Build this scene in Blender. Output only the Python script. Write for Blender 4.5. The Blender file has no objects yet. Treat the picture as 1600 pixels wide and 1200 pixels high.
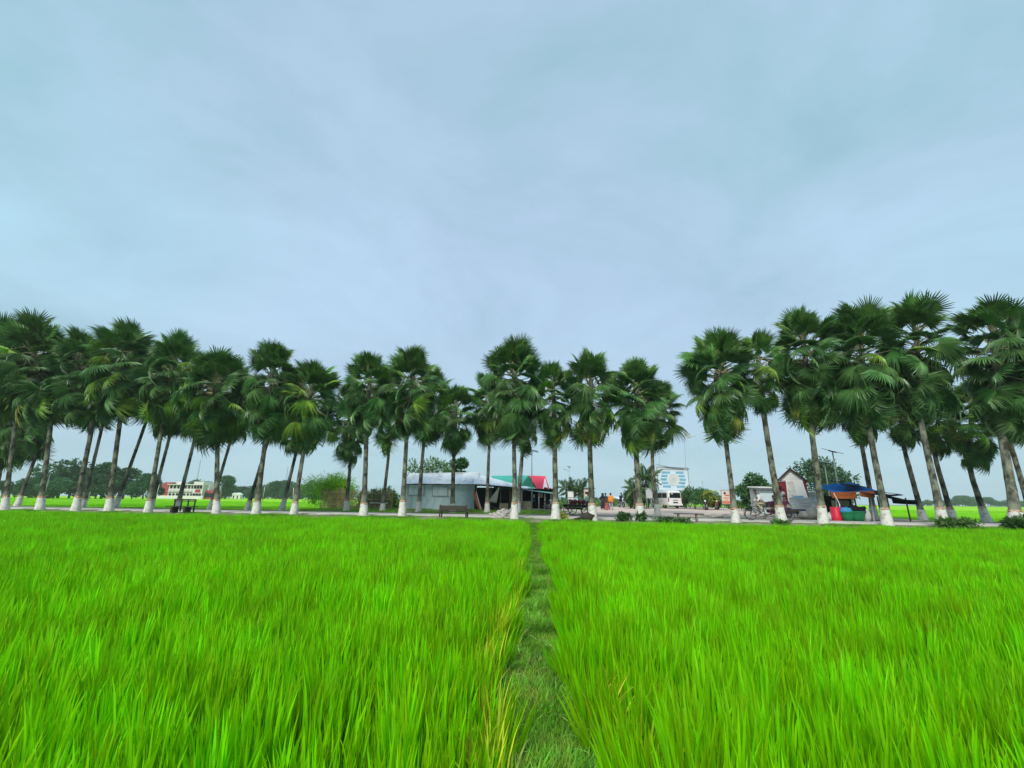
import bpy, bmesh, math, random
import numpy as np
from mathutils import Vector, Matrix, noise
R = math.radians
rnd = random.Random(7)
C = bpy.context.scene.collection
SC = bpy.context.scene
TAU = math.tau

# ------------------------------------------------------------------ camera
FPX = 700.0
TH = math.atan(181.0 / FPX)
RO = 0.0115
EYE = Vector((0, 0, 1.6))
FW = Vector((0, math.cos(TH), math.sin(TH)))
_r0 = Vector((1, 0, 0)); _u0 = Vector((0, -math.sin(TH), math.cos(TH)))
RT = _r0 * math.cos(RO) + _u0 * math.sin(RO)
UP = _u0 * math.cos(RO) - _r0 * math.sin(RO)
cam = bpy.data.objects.new('camera', bpy.data.cameras.new('camera'))
C.objects.link(cam)
cam.data.sensor_width = 36; cam.data.lens = 36 * FPX / 1600
cam.data.clip_start = 0.05; cam.data.clip_end = 6000
cam.matrix_world = Matrix(((RT.x, UP.x, -FW.x, EYE.x), (RT.y, UP.y, -FW.y, EYE.y), (RT.z, UP.z, -FW.z, EYE.z), (0, 0, 0, 1)))
SC.camera = cam

# ------------------------------------------------------------------ light
SKYOFF = (14.8, 7.6, 21.2)
SUN_EL, SUN_AZ = R(45), R(203)           # azimuth clockwise from +Y: high behind the viewer
w = bpy.data.worlds.new('World'); SC.world = w; w.use_nodes = True
nt = w.node_tree; nt.nodes.clear()
def N(t, typ, **kw):
    n = t.nodes.new(typ)
    for k, v in kw.items():
        if k.startswith('i_'):
            n.inputs[k[2:].replace('_', ' ')].default_value = v
        else: setattr(n, k, v)
    return n
L = lambda t, a, b: t.links.new(a, b)
out = N(nt, 'ShaderNodeOutputWorld')
sky = N(nt, 'ShaderNodeTexSky', sky_type='NISHITA', sun_disc=False)
sky.sun_elevation = SUN_EL; sky.sun_rotation = SUN_AZ
sky.air_density = 1.0; sky.dust_density = 2.0
bg1 = N(nt, 'ShaderNodeBackground'); bg1.inputs[1].default_value = 0.05
L(nt, sky.outputs[0], bg1.inputs[0])
tc = N(nt, 'ShaderNodeTexCoord')
sep = N(nt, 'ShaderNodeSeparateXYZ'); L(nt, tc.outputs['Generated'], sep.inputs[0])
zz = N(nt, 'ShaderNodeMath', operation='MAXIMUM'); L(nt, sep.outputs[2], zz.inputs[0]); zz.inputs[1].default_value = 0.0
za = N(nt, 'ShaderNodeMath', operation='ADD'); L(nt, zz.outputs[0], za.inputs[0]); za.inputs[1].default_value = 0.22
dx = N(nt, 'ShaderNodeMath', operation='DIVIDE'); L(nt, sep.outputs[0], dx.inputs[0]); L(nt, za.outputs[0], dx.inputs[1])
dy = N(nt, 'ShaderNodeMath', operation='DIVIDE'); L(nt, sep.outputs[1], dy.inputs[0]); L(nt, za.outputs[0], dy.inputs[1])
cm0 = N(nt, 'ShaderNodeCombineXYZ'); L(nt, dx.outputs[0], cm0.inputs[0]); L(nt, dy.outputs[0], cm0.inputs[1])
cmb = N(nt, 'ShaderNodeMapping'); cmb.inputs['Location'].default_value = SKYOFF; L(nt, cm0.outputs[0], cmb.inputs[0])
n1 = N(nt, 'ShaderNodeTexNoise'); n1.inputs['Scale'].default_value = 1.15; n1.inputs['Detail'].default_value = 8; n1.inputs['Roughness'].default_value = 0.6; n1.inputs['Distortion'].default_value = 0.5
L(nt, cmb.outputs[0], n1.inputs['Vector'])
n2 = N(nt, 'ShaderNodeTexNoise'); n2.inputs['Scale'].default_value = 0.45; n2.inputs['Detail'].default_value = 2
L(nt, cmb.outputs[0], n2.inputs['Vector'])
r1 = N(nt, 'ShaderNodeValToRGB'); L(nt, n1.outputs[0], r1.inputs[0])
e = r1.color_ramp.elements
e[0].position = 0.31; e[0].color = (0.156, 0.253, 0.306, 1)
e[1].position = 0.70; e[1].color = (0.236, 0.332, 0.421, 1)
m = e.new(0.48); m.color = (0.203, 0.287, 0.366, 1)
r2 = N(nt, 'ShaderNodeValToRGB'); L(nt, n2.outputs[0], r2.inputs[0])
e = r2.color_ramp.elements
e[0].position = 0.38; e[0].color = (0.93, 1.03, 0.98, 1)
e[1].position = 0.62; e[1].color = (1.03, 0.995, 1.01, 1)
mx = N(nt, 'ShaderNodeMix', data_type='RGBA', blend_type='MULTIPLY'); mx.inputs[0].default_value = 1
L(nt, r1.outputs[0], mx.inputs[6]); L(nt, r2.outputs[0], mx.inputs[7])
hz_ = N(nt, 'ShaderNodeMapRange', interpolation_type='SMOOTHSTEP'); L(nt, zz.outputs[0], hz_.inputs[0]); hz_.inputs[1].default_value = 0.0; hz_.inputs[2].default_value = 0.42; hz_.inputs[3].default_value = 0.62; hz_.inputs[4].default_value = 0.0
mh = N(nt, 'ShaderNodeMix', data_type='RGBA'); L(nt, hz_.outputs[0], mh.inputs[0]); L(nt, mx.outputs[2], mh.inputs[6]); mh.inputs[7].default_value = (0.207, 0.278, 0.325, 1)
bg2 = N(nt, 'ShaderNodeBackground'); bg2.inputs[1].default_value = 1.05
L(nt, mh.outputs[2], bg2.inputs[0])
ms = N(nt, 'ShaderNodeMixShader'); ms.inputs[0].default_value = 0.88     # cloud cover over the Nishita sky
L(nt, bg1.outputs[0], ms.inputs[1]); L(nt, bg2.outputs[0], ms.inputs[2]); L(nt, ms.outputs[0], out.inputs[0])

sd = bpy.data.lights.new('sun', 'SUN'); sd.energy = 1.5; sd.angle = R(22); sd.color = (1, 0.96, 0.88)
sun = bpy.data.objects.new('sun', sd); C.objects.link(sun)
sv = Vector((math.sin(SUN_AZ) * math.cos(SUN_EL), math.cos(SUN_AZ) * math.cos(SUN_EL), math.sin(SUN_EL)))
sun.rotation_euler = sv.to_track_quat('Z', 'Y').to_euler()
SC.view_settings.view_transform = 'Standard'
try: SC.view_settings.look = 'None'
except Exception: pass
SC.view_settings.exposure = 1.18; SC.view_settings.gamma = 1.0; SC.view_settings.use_curve_mapping = False
try:
    SC.cycles.max_bounces = 6; SC.cycles.diffuse_bounces = 3; SC.cycles.transmission_bounces = 4
    SC.cycles.volume_bounces = 2
except Exception: pass

# ------------------------------------------------------------------ photo geometry helpers
def ray(u, v): return FW * FPX + RT * (u - 800) - UP * (v - 600)
def P(u, v, Y):
    d = ray(u, v); return EYE + d * (Y / d.y)
def mpp(p): return (Vector(p) - EYE).dot(FW) / FPX
NX, NY = 0.158, 0.987
def tt(x, y): return x * NX + (y - 29.0) * NY          # distance across the road from the front row of palms
def gz(x, y):
    t = tt(x, y); return 0.5 + min(0.3, max(0.0, (t - 6) * 0.013))
def rowpos(u, t):
    """point on the line t metres behind the front row that shows at picture column u"""
    d = ray(u, 800); k = d.x / d.y
    y = (29 + t / NY) / (1 + 0.16 * k)
    for _ in range(3):
        x = k * y; z = gz(x, y)
        q = Vector((x, y, z)) - EYE
        v = 600 - q.dot(UP) / q.dot(FW) * FPX
        d = ray(u, v); k = d.x / d.y; y = (29 + t / NY) / (1 + 0.16 * k)
    x = k * y
    return Vector((x, y, gz(x, y)))
def atY(u, Y):
    d = ray(u, 798); x = d.x / d.y * Y
    return Vector((x, Y, gz(x, Y)))

# ------------------------------------------------------------------ materials
def M(name, col, rough=0.75, var=0.22, scale=5.0, bump=0.0, metal=0.0, spec=0.35, trans=0.0, col2=None, scale2=3.0, th=0.55, soft=0.06, stretch=None, tint=False, blade=False, bscale=None, objrand=0.0, world=False):
    m = bpy.data.materials.new(name); m.use_nodes = True
    t = m.node_tree; b = t.nodes['Principled BSDF']
    tcn = N(t, 'ShaderNodeTexCoord'); vec = tcn.outputs['Object']
    if world:
        g = N(t, 'ShaderNodeNewGeometry'); vec = g.outputs['Position']
    if stretch:
        mp = N(t, 'ShaderNodeMapping'); mp.inputs['Scale'].default_value = stretch; L(t, vec, mp.inputs[0]); vec = mp.outputs[0]
    nz = N(t, 'ShaderNodeTexNoise'); nz.inputs['Scale'].default_value = scale; nz.inputs['Detail'].default_value = 5; L(t, vec, nz.inputs['Vector'])
    rp = N(t, 'ShaderNodeValToRGB'); L(t, nz.outputs[0], rp.inputs[0])
    e = rp.color_ramp.elements
    c = np.array(col[:3]); lo = c * (1 - var); hi = np.minimum(c * (1 + var), 1)
    e[0].position = .3; e[0].color = (*lo, 1); e[1].position = .7; e[1].color = (*hi, 1)
    cur = rp.outputs[0]
    if col2 is not None:
        n2 = N(t, 'ShaderNodeTexNoise'); n2.inputs['Scale'].default_value = scale2; n2.inputs['Detail'].default_value = 6; n2.inputs['Roughness'].default_value = .62
        L(t, vec, n2.inputs['Vector'])
        r = N(t, 'ShaderNodeMapRange'); r.inputs[1].default_value = th - soft; r.inputs[2].default_value = th + soft; L(t, n2.outputs[0], r.inputs[0])
        x = N(t, 'ShaderNodeMix', data_type='RGBA'); L(t, r.outputs[0], x.inputs[0]); L(t, cur, x.inputs[6]); x.inputs[7].default_value = (*col2, 1); cur = x.outputs[2]
    if objrand or tint:
        oi = N(t, 'ShaderNodeObjectInfo')
        if tint:
            x = N(t, 'ShaderNodeMix', data_type='RGBA', blend_type='MULTIPLY'); x.inputs[0].default_value = 1; L(t, cur, x.inputs[6]); L(t, oi.outputs['Color'], x.inputs[7]); cur = x.outputs[2]
        if objrand:
            hs = N(t, 'ShaderNodeHueSaturation')
            a = N(t, 'ShaderNodeMapRange'); a.inputs[3].default_value = 1 - objrand; a.inputs[4].default_value = 1 + objrand; L(t, oi.outputs['Random'], a.inputs[0])
            L(t, a.outputs[0], hs.inputs['Value'])
            a2 = N(t, 'ShaderNodeMath', operation='MULTIPLY_ADD'); L(t, oi.outputs['Random'], a2.inputs[0]); a2.inputs[1].default_value = objrand * .12; a2.inputs[2].default_value = .5 - objrand * .06
            L(t, a2.outputs[0], hs.inputs['Hue']); L(t, cur, hs.inputs['Color']); cur = hs.outputs[0]
    if blade:
        at = N(t, 'ShaderNodeAttribute', attribute_name='tint'); x = N(t, 'ShaderNodeMix', data_type='RGBA', blend_type='MULTIPLY'); x.inputs[0].default_value = 1; L(t, cur, x.inputs[6]); L(t, at.outputs['Color'], x.inputs[7]); cur = x.outputs[2]
    L(t, cur, b.inputs['Base Color'])
    b.inputs['Roughness'].default_value = rough; b.inputs['Metallic'].default_value = metal
    b.inputs['Specular IOR Level'].default_value = spec
    if bump:
        bn = N(t, 'ShaderNodeTexNoise'); bn.inputs['Scale'].default_value = bscale or scale * 3; bn.inputs['Detail'].default_value = 4; L(t, vec, bn.inputs['Vector'])
        bb = N(t, 'ShaderNodeBump'); bb.inputs['Strength'].default_value = min(1, bump); bb.inputs['Distance'].default_value = .03; L(t, bn.outputs[0], bb.inputs['Height']); L(t, bb.outputs[0], b.inputs['Normal'])
    if trans:
        o = t.nodes['Material Output']; tr = N(t, 'ShaderNodeBsdfTranslucent'); L(t, cur, tr.inputs[0])
        x = N(t, 'ShaderNodeMixShader'); x.inputs[0].default_value = trans; L(t, b.outputs[0], x.inputs[1]); L(t, tr.outputs[0], x.inputs[2]); L(t, x.outputs[0], o.inputs['Surface'])
    return m

RICE = M('rice_blade', (0.218, 0.60, 0.0015), rough=.45, var=.16, scale=.8, spec=.2, trans=.4, objrand=.24, world=True, stretch=(1, .5, 1), blade=True)
RICE_FAR = M('rice_far', (0.26, 0.56, 0.006), rough=.8, var=.22, scale=.35, spec=.1, world=True, stretch=(.5, 1.5, 1))
PALE = M('pale_blade', (0.34, 0.52, 0.07), rough=.5, var=.4, scale=9, spec=.4, trans=.3, objrand=.3, blade=True)
YELRICE = M('yellow_rice_blade', (0.50, 0.58, 0.02), rough=.5, var=.3, scale=5, spec=.2, trans=.35, objrand=.2, blade=True)
GRASS = M('path_grass', (0.155, 0.385, 0.022), rough=.6, var=.4, scale=2, spec=.25, trans=.3, objrand=.4, world=True, col2=(.25, .37, .04), scale2=3.3, th=.55, blade=True)
SOIL = M('soil', (0.035, 0.045, 0.016), rough=.95, var=.4, scale=4, bump=.5, col2=(.07, .055, .03), scale2=2, th=.6)
MUD = M('mud', (0.05, 0.055, 0.02), rough=.9, var=.3, scale=2)
CONC = M('road_concrete', (0.40, 0.39, 0.36), rough=.85, var=.18, scale=1.2, bump=.2, col2=(.26, .24, .2), scale2=.8, th=.6)
VERGE = M('verge', (0.20, 0.20, 0.11), rough=.95, var=.35, scale=1.5, bump=.4, col2=(.09, .15, .03), scale2=.9, th=.5)
DIRT = M('dirt', (0.22, 0.19, 0.12), rough=.95, var=.3, scale=1.2, bump=.4, col2=(.10, .15, .035), scale2=.5, th=.48, soft=.1)
LEAF = M('palm_leaf', (0.082, 0.190, 0.056), rough=.36, var=.3, scale=3, spec=.45, trans=.16, tint=True, objrand=.22, blade=True)
BARK = M('palm_bark', (0.20, 0.197, 0.155), rough=.95, var=.4, scale=3.5, bump=.9, spec=.1, col2=(.04, .038, .03), scale2=2.4, th=.52, soft=.08, stretch=(1, 1, .55), bscale=14, tint=True)
LIME = M('limewash', (0.70, 0.68, 0.62), rough=.9, var=.14, scale=4, bump=.4, spec=.1, col2=(.33, .30, .25), scale2=3.6, th=.58, soft=.09)
REDP = M('red_oxide', (0.48, 0.17, 0.09), rough=.85, var=.3, scale=8, col2=(.6, .5, .38), scale2=7, th=.52)
TIN = M('galvanised_tin', (0.62, 0.77, 0.80), rough=.5, var=.12, scale=1.3, metal=.0, spec=.4, col2=(.48, .61, .65), scale2=1.1, th=.57, soft=.1, stretch=(3, 3, .6), objrand=.16)
TINROOF = M('tin_roof', (0.74, 0.78, 0.82), rough=.5, var=.1, scale=.9, metal=0, spec=.4, col2=(.55, .54, .52), scale2=1.2, th=.6, objrand=.12)
TEAL = M('teal_roof', (0.06, 0.40, 0.32), rough=.5, var=.1, scale=1, spec=.4, objrand=.05)
DGREEN = M('shaded_green', (0.01, 0.13, 0.08), rough=.6, var=.15, scale=2)  # gable green, with the shade of that side put into the colour
PINK = M('red_roof', (0.68, 0.06, 0.12), rough=.5, var=.1, scale=1, objrand=.05)
WHITE = M('white_paint', (0.76, 0.76, 0.74), rough=.6, var=.06, scale=2)
VANW = M('van_paint', (0.78, 0.78, 0.76), rough=.25, var=.03, scale=2, spec=.6)
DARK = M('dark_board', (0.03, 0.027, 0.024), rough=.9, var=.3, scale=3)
BLACK = M('black_rubber', (0.018, 0.018, 0.018), rough=.7, var=.2, scale=5)
GLASS = M('dark_glass', (0.015, 0.018, 0.02), rough=.08, var=.05, scale=2, spec=.8)
STEEL = M('steel', (0.35, 0.36, 0.36), rough=.4, var=.1, metal=.7, scale=4)
GREYP = M('grey_paint', (0.33, 0.36, 0.37), rough=.6, var=.12, scale=3)
WOODD = M('dark_wood', (0.045, 0.035, 0.028), rough=.8, var=.35, scale=3, stretch=(1, 6, 6), bump=.3)
WOOD = M('grey_wood', (0.20, 0.16, 0.115), rough=.85, var=.3, scale=3, stretch=(1, 6, 6), bump=.3)
BAMB = M('dry_stick', (0.36, 0.28, 0.16), rough=.85, var=.4, scale=2, world=True)
POLE = M('white_pole', (0.62, 0.61, 0.54), rough=.8, var=.15, scale=3)
CLOTHW = M('cream_sheet', (0.62, 0.58, 0.47), rough=.9, var=.1, scale=2, trans=.15)
CORAL = M('coral_cloth', (0.72, 0.20, 0.12), rough=.85, var=.15, scale=3, trans=.2)
BLUEC = M('blue_tarp', (0.012, 0.16, 0.48), rough=.8, var=.25, scale=3, spec=.12)
NAVY = M('navy_tarp', (0.010, 0.026, 0.07), rough=.9, var=.3, scale=3, spec=.08)
BLKC = M('black_plastic', (0.014, 0.015, 0.016), rough=.9, var=.3, scale=4, spec=.08)
ORANGE = M('orange_tarp', (0.55, 0.14, 0.035), rough=.6, var=.2, scale=3, trans=.2)
GREENB = M('green_plastic', (0.012, 0.20, 0.075), rough=.4, var=.15, scale=3)
BLUEB = M('blue_bag', (0.03, 0.22, 0.42), rough=.6, var=.2, scale=5)
REDB = M('red_plastic', (0.62, 0.02, 0.055), rough=.35, var=.1, scale=3)
SACK = M('white_sack', (0.55, 0.54, 0.50), rough=.9, var=.12, scale=4, bump=.3)
SACKG = M('grey_sack', (0.36, 0.35, 0.32), rough=.9, var=.3, scale=4, bump=.3)
CRATE = M('crate_wood', (0.42, 0.35, 0.22), rough=.85, var=.25, scale=4)
STONE = M('rubble', (0.50, 0.47, 0.43), rough=.9, var=.25, scale=5, objrand=.2)
MAROON = M('maroon_vinyl', (0.14, 0.016, 0.028), rough=.5, var=.25, scale=5)
PURPLE = M('plum_cloth', (0.10, 0.015, 0.06), rough=.9, var=.3, scale=6)
SKIN = M('skin', (0.17, 0.085, 0.05), rough=.6, var=.08, scale=5)
HAIR = M('hair', (0.012, 0.01, 0.009), rough=.6, var=.1, scale=8)
SHIRTW = M('white_shirt', (0.66, 0.64, 0.62), rough=.9, var=.08, scale=5)
SHIRTG = M('mint_shirt', (0.34, 0.52, 0.42), rough=.9, var=.1, scale=5)
ROBE = M('black_robe', (0.02, 0.024, 0.032), rough=.9, var=.2, scale=5)
ORCL = M('orange_cloth', (0.72, 0.25, 0.03), rough=.9, var=.12, scale=5)
LILAC = M('lilac_cloth', (0.42, 0.38, 0.50), rough=.9, var=.12, scale=5)
NAVYCL = M('navy_cloth', (0.02, 0.03, 0.07), rough=.9, var=.12, scale=5)
KHAKI = M('khaki_cloth', (0.40, 0.34, 0.24), rough=.9, var=.12, scale=5)
CHILDR = M('red_frock', (0.34, 0.10, 0.08), rough=.9, var=.12, scale=5)
BRICKR = M('brick_red', (0.20, 0.022, 0.026), rough=.85, var=.25, scale=5, bump=.3)
PLASTER = M('plaster', (0.58, 0.56, 0.52), rough=.9, var=.15, scale=1.5, bump=.2, col2=(.3, .28, .25), scale2=1.2, th=.6)
POSTER = M('poster_print', (0.66, 0.64, 0.60), rough=.5, var=.3, scale=1.6, col2=(.25, .37, .36), scale2=1.7, th=.56, soft=.04)
SIGNP = M('sign_print', (0.68, 0.60, 0.52), rough=.6, var=.15, scale=2.5, col2=(.62, .25, .16), scale2=2.3, th=.6, soft=.03)
SIGNR = M('sign_red', (0.62, 0.16, 0.09), rough=.6, var=.15, scale=3)
BBW = M('billboard_white', (0.60, 0.69, 0.75), rough=.6, var=.05, scale=1)
BBB = M('billboard_blue', (0.17, 0.40, 0.53), rough=.6, var=.15, scale=2)
BBC = M('billboard_cream', (0.58, 0.62, 0.58), rough=.6, var=.1, scale=1)
PANEL = M('solar_panel', (0.03, 0.035, 0.05), rough=.2, var=.2, scale=5, spec=.6)
FADEDF = M('faded_flag', (0.50, 0.55, 0.50), rough=.8, var=.1, scale=3, trans=.3)
LIMEF = M('lime_flag', (0.42, 0.66, 0.04), rough=.8, var=.1, scale=3, trans=.3)
BUILDW = M('far_white_wall', (0.66, 0.62, 0.60), rough=.8, var=.08, scale=.3)
BUILDR = M('far_red_wall', (0.36, 0.05, 0.07), rough=.8, var=.12, scale=.3)
TREE = M('tree_leaf', (0.05, 0.125, 0.045), rough=.6, var=.45, scale=.9, spec=.25, trans=.2, objrand=.22, world=True)
TREE2 = M('light_leaf', (0.115, 0.24, 0.055), rough=.6, var=.35, scale=1.1, spec=.25, trans=.3, objrand=.12, world=True)
BAMLEAF = M('bamboo_leaf', (0.34, 0.62, 0.015), rough=.55, var=.3, scale=.8, spec=.25, trans=.35, world=True)
SHRUB = M('shrub_leaf', (0.06, 0.155, 0.04), rough=.5, var=.45, scale=2.2, spec=.35, trans=.2, objrand=.2, world=True)
YELLOW = M('yellow_bloom', (0.42, 0.44, 0.04), rough=.7, var=.3, scale=4, trans=.2)
COCO = M('coconut_frond', (0.06, 0.15, 0.04), rough=.45, var=.3, scale=2, spec=.4, trans=.2, tint=True)
TRUNKM = M('tree_bark', (0.12, 0.10, 0.075), rough=.95, var=.35, scale=5, bump=.6)

def brick_mat():
    m = bpy.data.materials.new('brick_paving'); m.use_nodes = True; t = m.node_tree; b = t.nodes['Principled BSDF']
    g = N(t, 'ShaderNodeNewGeometry'); bt = N(t, 'ShaderNodeTexBrick'); bt.inputs['Scale'].default_value = 2.2
    bt.inputs['Color1'].default_value = (.56, .41, .34, 1); bt.inputs['Color2'].default_value = (.62, .48, .40, 1); bt.inputs['Mortar'].default_value = (.50, .42, .35, 1)
    L(t, g.outputs['Position'], bt.inputs['Vector'])
    nz = N(t, 'ShaderNodeTexNoise'); nz.inputs['Scale'].default_value = .45; nz.inputs['Detail'].default_value = 6; L(t, g.outputs['Position'], nz.inputs['Vector'])
    r = N(t, 'ShaderNodeMapRange'); r.inputs[1].default_value = .48; r.inputs[2].default_value = .62; L(t, nz.outputs[0], r.inputs[0])
    x = N(t, 'ShaderNodeMix', data_type='RGBA'); L(t, r.outputs[0], x.inputs[0]); L(t, bt.outputs[0], x.inputs[6]); x.inputs[7].default_value = (.56, .49, .39, 1)
    L(t, x.outputs[2], b.inputs['Base Color']); b.inputs['Roughness'].default_value = .9
    return m
BRICKS = brick_mat()

# ------------------------------------------------------------------ mesh helpers
class MB:
    def __init__(s): s.v = []; s.f = []; s.mi = []; s.cur = 0
    def add(s, vs, fs):
        o = len(s.v); s.v += [tuple(a) for a in vs]
        s.f += [tuple(i + o for i in f) for f in fs]; s.mi += [s.cur] * len(fs); return s
    def box(s, c, d, rz=0, rx=0, ry=0, taper=1.0):
        x, y, z = d[0] / 2, d[1] / 2, d[2] / 2
        vs = [Vector((sx * x * (taper if sz > 0 else 1), sy * y * (taper if sz > 0 else 1), sz * z)) for sz in (-1, 1) for sy in (-1, 1) for sx in (-1, 1)]
        if rz or rx or ry:
            m = Matrix.Rotation(rz, 3, 'Z') @ Matrix.Rotation(ry, 3, 'Y') @ Matrix.Rotation(rx, 3, 'X'); vs = [m @ a for a in vs]
        c = Vector(c)
        return s.add([a + c for a in vs], [(0, 2, 3, 1), (4, 5, 7, 6), (0, 1, 5, 4), (2, 6, 7, 3), (0, 4, 6, 2), (1, 3, 7, 5)])
    def cyl(s, a, b, r0, r1=None, n=8, cap=True):
        return s.tube([a, b], [r0, r0 if r1 is None else r1], n, cap)
    def tube(s, pts, rs, n=8, cap=True):
        pts = [Vector(p) for p in pts]
        if not hasattr(rs, '__len__'): rs = [rs] * len(pts)
        vs = []; fs = []; ref = None
        for i, p in enumerate(pts):
            d = (pts[min(i + 1, len(pts) - 1)] - pts[max(i - 1, 0)])
            d = d.normalized() if d.length > 1e-9 else Vector((0, 0, 1))
            if ref is None: ref = Vector((1, 0, 0)) if abs(d.x) < .9 else Vector((0, 1, 0))
            x = (ref - d * ref.dot(d)).normalized(); y = d.cross(x); ref = x
            for k in range(n):
                a = TAU * k / n; vs.append(p + (x * math.cos(a) + y * math.sin(a)) * rs[i])
        for i in range(len(pts) - 1):
            for k in range(n):
                a = i * n + k; b = i * n + (k + 1) % n; fs.append((a, b, b + n, a + n))
        if cap:
            fs.append(tuple(range(n - 1, -1, -1))); fs.append(tuple(range(len(vs) - n, len(vs))))
        return s.add(vs, fs)
    def ring(s, c, r, tr, axis='Y', n=18, m=5):
        c = Vector(c); vs = []; fs = []
        for i in range(n):
            a = TAU * i / n
            for j in range(m):
                b = TAU * j / m; rr = r + tr * math.cos(b); o = tr * math.sin(b)
                p = {'Y': (rr * math.cos(a), o, rr * math.sin(a)), 'X': (o, rr * math.cos(a), rr * math.sin(a)), 'Z': (rr * math.cos(a), rr * math.sin(a), o)}[axis]
                vs.append(c + Vector(p))
        for i in range(n):
            for j in range(m):
                fs.append((i * m + j, ((i + 1) % n) * m + j, ((i + 1) % n) * m + (j + 1) % m, i * m + (j + 1) % m))
        return s.add(vs, fs)
    def lathe(s, prof, n=14, c=(0, 0, 0), sx=1, sy=1):
        vs = []; fs = []
        for r, z in prof:
            for k in range(n):
                a = TAU * k / n; vs.append((c[0] + r * math.cos(a) * sx, c[1] + r * math.sin(a) * sy, c[2] + z))
        for i in range(len(prof) - 1):
            for k in range(n):
                a = i * n + k; b = i * n + (k + 1) % n; fs.append((a, b, b + n, a + n))
        fs.append(tuple(range(n - 1, -1, -1))); fs.append(tuple(range(len(vs) - n, len(vs))))
        return s.add(vs, fs)
    def prism(s, poly, axis, a, b):
        """polygon in the plane across axis, extruded from a to b"""
        def pt(p, t): return {'X': (t, p[0], p[1]), 'Y': (p[0], t, p[1]), 'Z': (p[0], p[1], t)}[axis]
        n = len(poly); vs = [pt(p, a) for p in poly] + [pt(p, b) for p in poly]
        fs = [tuple(range(n)), tuple(range(2 * n - 1, n - 1, -1))] + [(i, (i + 1) % n, (i + 1) % n + n, i + n) for i in range(n)]
        return s.add(vs, fs)
    def slab(s, q, th):
        """thick quad: four corners, thickness along its normal (downwards)"""
        q = [Vector(p) for p in q]; nrm = (q[1] - q[0]).cross(q[3] - q[0]).normalized() * th
        vs = q + [p - nrm for p in q]
        return s.add(vs, [(0, 1, 2, 3), (7, 6, 5, 4), (0, 4, 5, 1), (1, 5, 6, 2), (2, 6, 7, 3), (3, 7, 4, 0)])
    def blob(s, c, r, seed=0, n=10, m=7, amp=.15, squash=(1, 1, 1)):
        vs = []; fs = []; c = Vector(c)
        for i in range(m + 1):
            ph = math.pi * i / m
            for k in range(n):
                a = TAU * k / n; d = Vector((math.sin(ph) * math.cos(a), math.sin(ph) * math.sin(a), math.cos(ph)))
                q = r * (1 + amp * noise.noise(d * 2.1 + Vector((seed * 3.7, seed, 0))) * 2)
                vs.append(c + Vector((d.x * q * squash[0], d.y * q * squash[1], d.z * q * squash[2])))
        for i in range(m):
            for k in range(n):
                a = i * n + k; b = i * n + (k + 1) % n; fs.append((a, a + n, b + n, b))
        return s.add(vs, fs)
    def mesh(s, name, mats, smooth=False):
        me = bpy.data.meshes.new(name); me.from_pydata(s.v, [], s.f)
        for m in (mats if isinstance(mats, (list, tuple)) else [mats]): me.materials.append(m)
        if any(s.mi): me.polygons.foreach_set('material_index', s.mi)
        bm = bmesh.new(); bm.from_mesh(me); bmesh.ops.recalc_face_normals(bm, faces=bm.faces); bm.to_mesh(me); bm.free()
        if smooth: me.polygons.foreach_set('use_smooth', [True] * len(me.polygons))
        me.update(); return me
def obj(name, me, parent=None, label=None, kind=None):
    o = bpy.data.objects.new(name, me); C.objects.link(o)
    if parent: o.parent = parent
    if label: o['label'] = label
    if kind: o['kind'] = kind
    return o
def part(mb, name, mat, parent=None, smooth=False, label=None, kind=None):
    return obj(name, mb.mesh(name, mat, smooth), parent, label, kind)
def tag(o, label, cat, group=None):
    o['label'] = label; o['category'] = cat
    if group: o['group'] = group
    return o
def thing(name, label, cat, loc=(0, 0, 0), rz=0, group=None):
    o = bpy.data.objects.new(name, None); C.objects.link(o); o.empty_display_size = .3
    o.location = loc; o.rotation_euler = (0, 0, rz); return tag(o, label, cat, group)
def copy_tree(o, parent=None):
    c = o.copy(); C.objects.link(c)
    if parent: c.parent = parent
    for ch in list(o.children): copy_tree(ch, c)
    return c

def leafmesh(name, pts, dirs, size, aspect, mats, rng, wmin=.7, wmax=1.3, mi=None, up=0.5):
    """many small leaf-shaped faces: pts Nx3 origin, dirs Nx3 growth direction"""
    n = len(pts); pts = np.asarray(pts, float); d = np.asarray(dirs, float); d /= np.linalg.norm(d, axis=1)[:, None] + 1e-9
    s = size * rng.uniform(wmin, wmax, n)[:, None]
    nr = rng.normal(size=(n, 3)); nr[:, 2] += up * 2
    side = np.cross(d, nr); side /= np.linalg.norm(side, axis=1)[:, None] + 1e-9
    nrm = np.cross(side, d)
    w = s * aspect
    a = pts; b = pts + d * s * .45 + side * w * .5 + nrm * s * .06; c = pts + d * s - nrm * s * .12; e = pts + d * s * .45 - side * w * .5 + nrm * s * .06
    V = np.stack([a, b, c, e], 1).reshape(-1, 3)
    me = bpy.data.meshes.new(name)
    me.vertices.add(4 * n); me.vertices.foreach_set('co', V.ravel())
    me.loops.add(4 * n); me.loops.foreach_set('vertex_index', np.arange(4 * n))
    me.polygons.add(n); me.polygons.foreach_set('loop_start', np.arange(n) * 4); me.polygons.foreach_set('loop_total', np.full(n, 4))
    for m in (mats if isinstance(mats, (list, tuple)) else [mats]): me.materials.append(m)
    if mi is not None: me.polygons.foreach_set('material_index', np.asarray(mi, dtype=np.int32))
    me.update(calc_edges=True); me.validate(); return me

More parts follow.
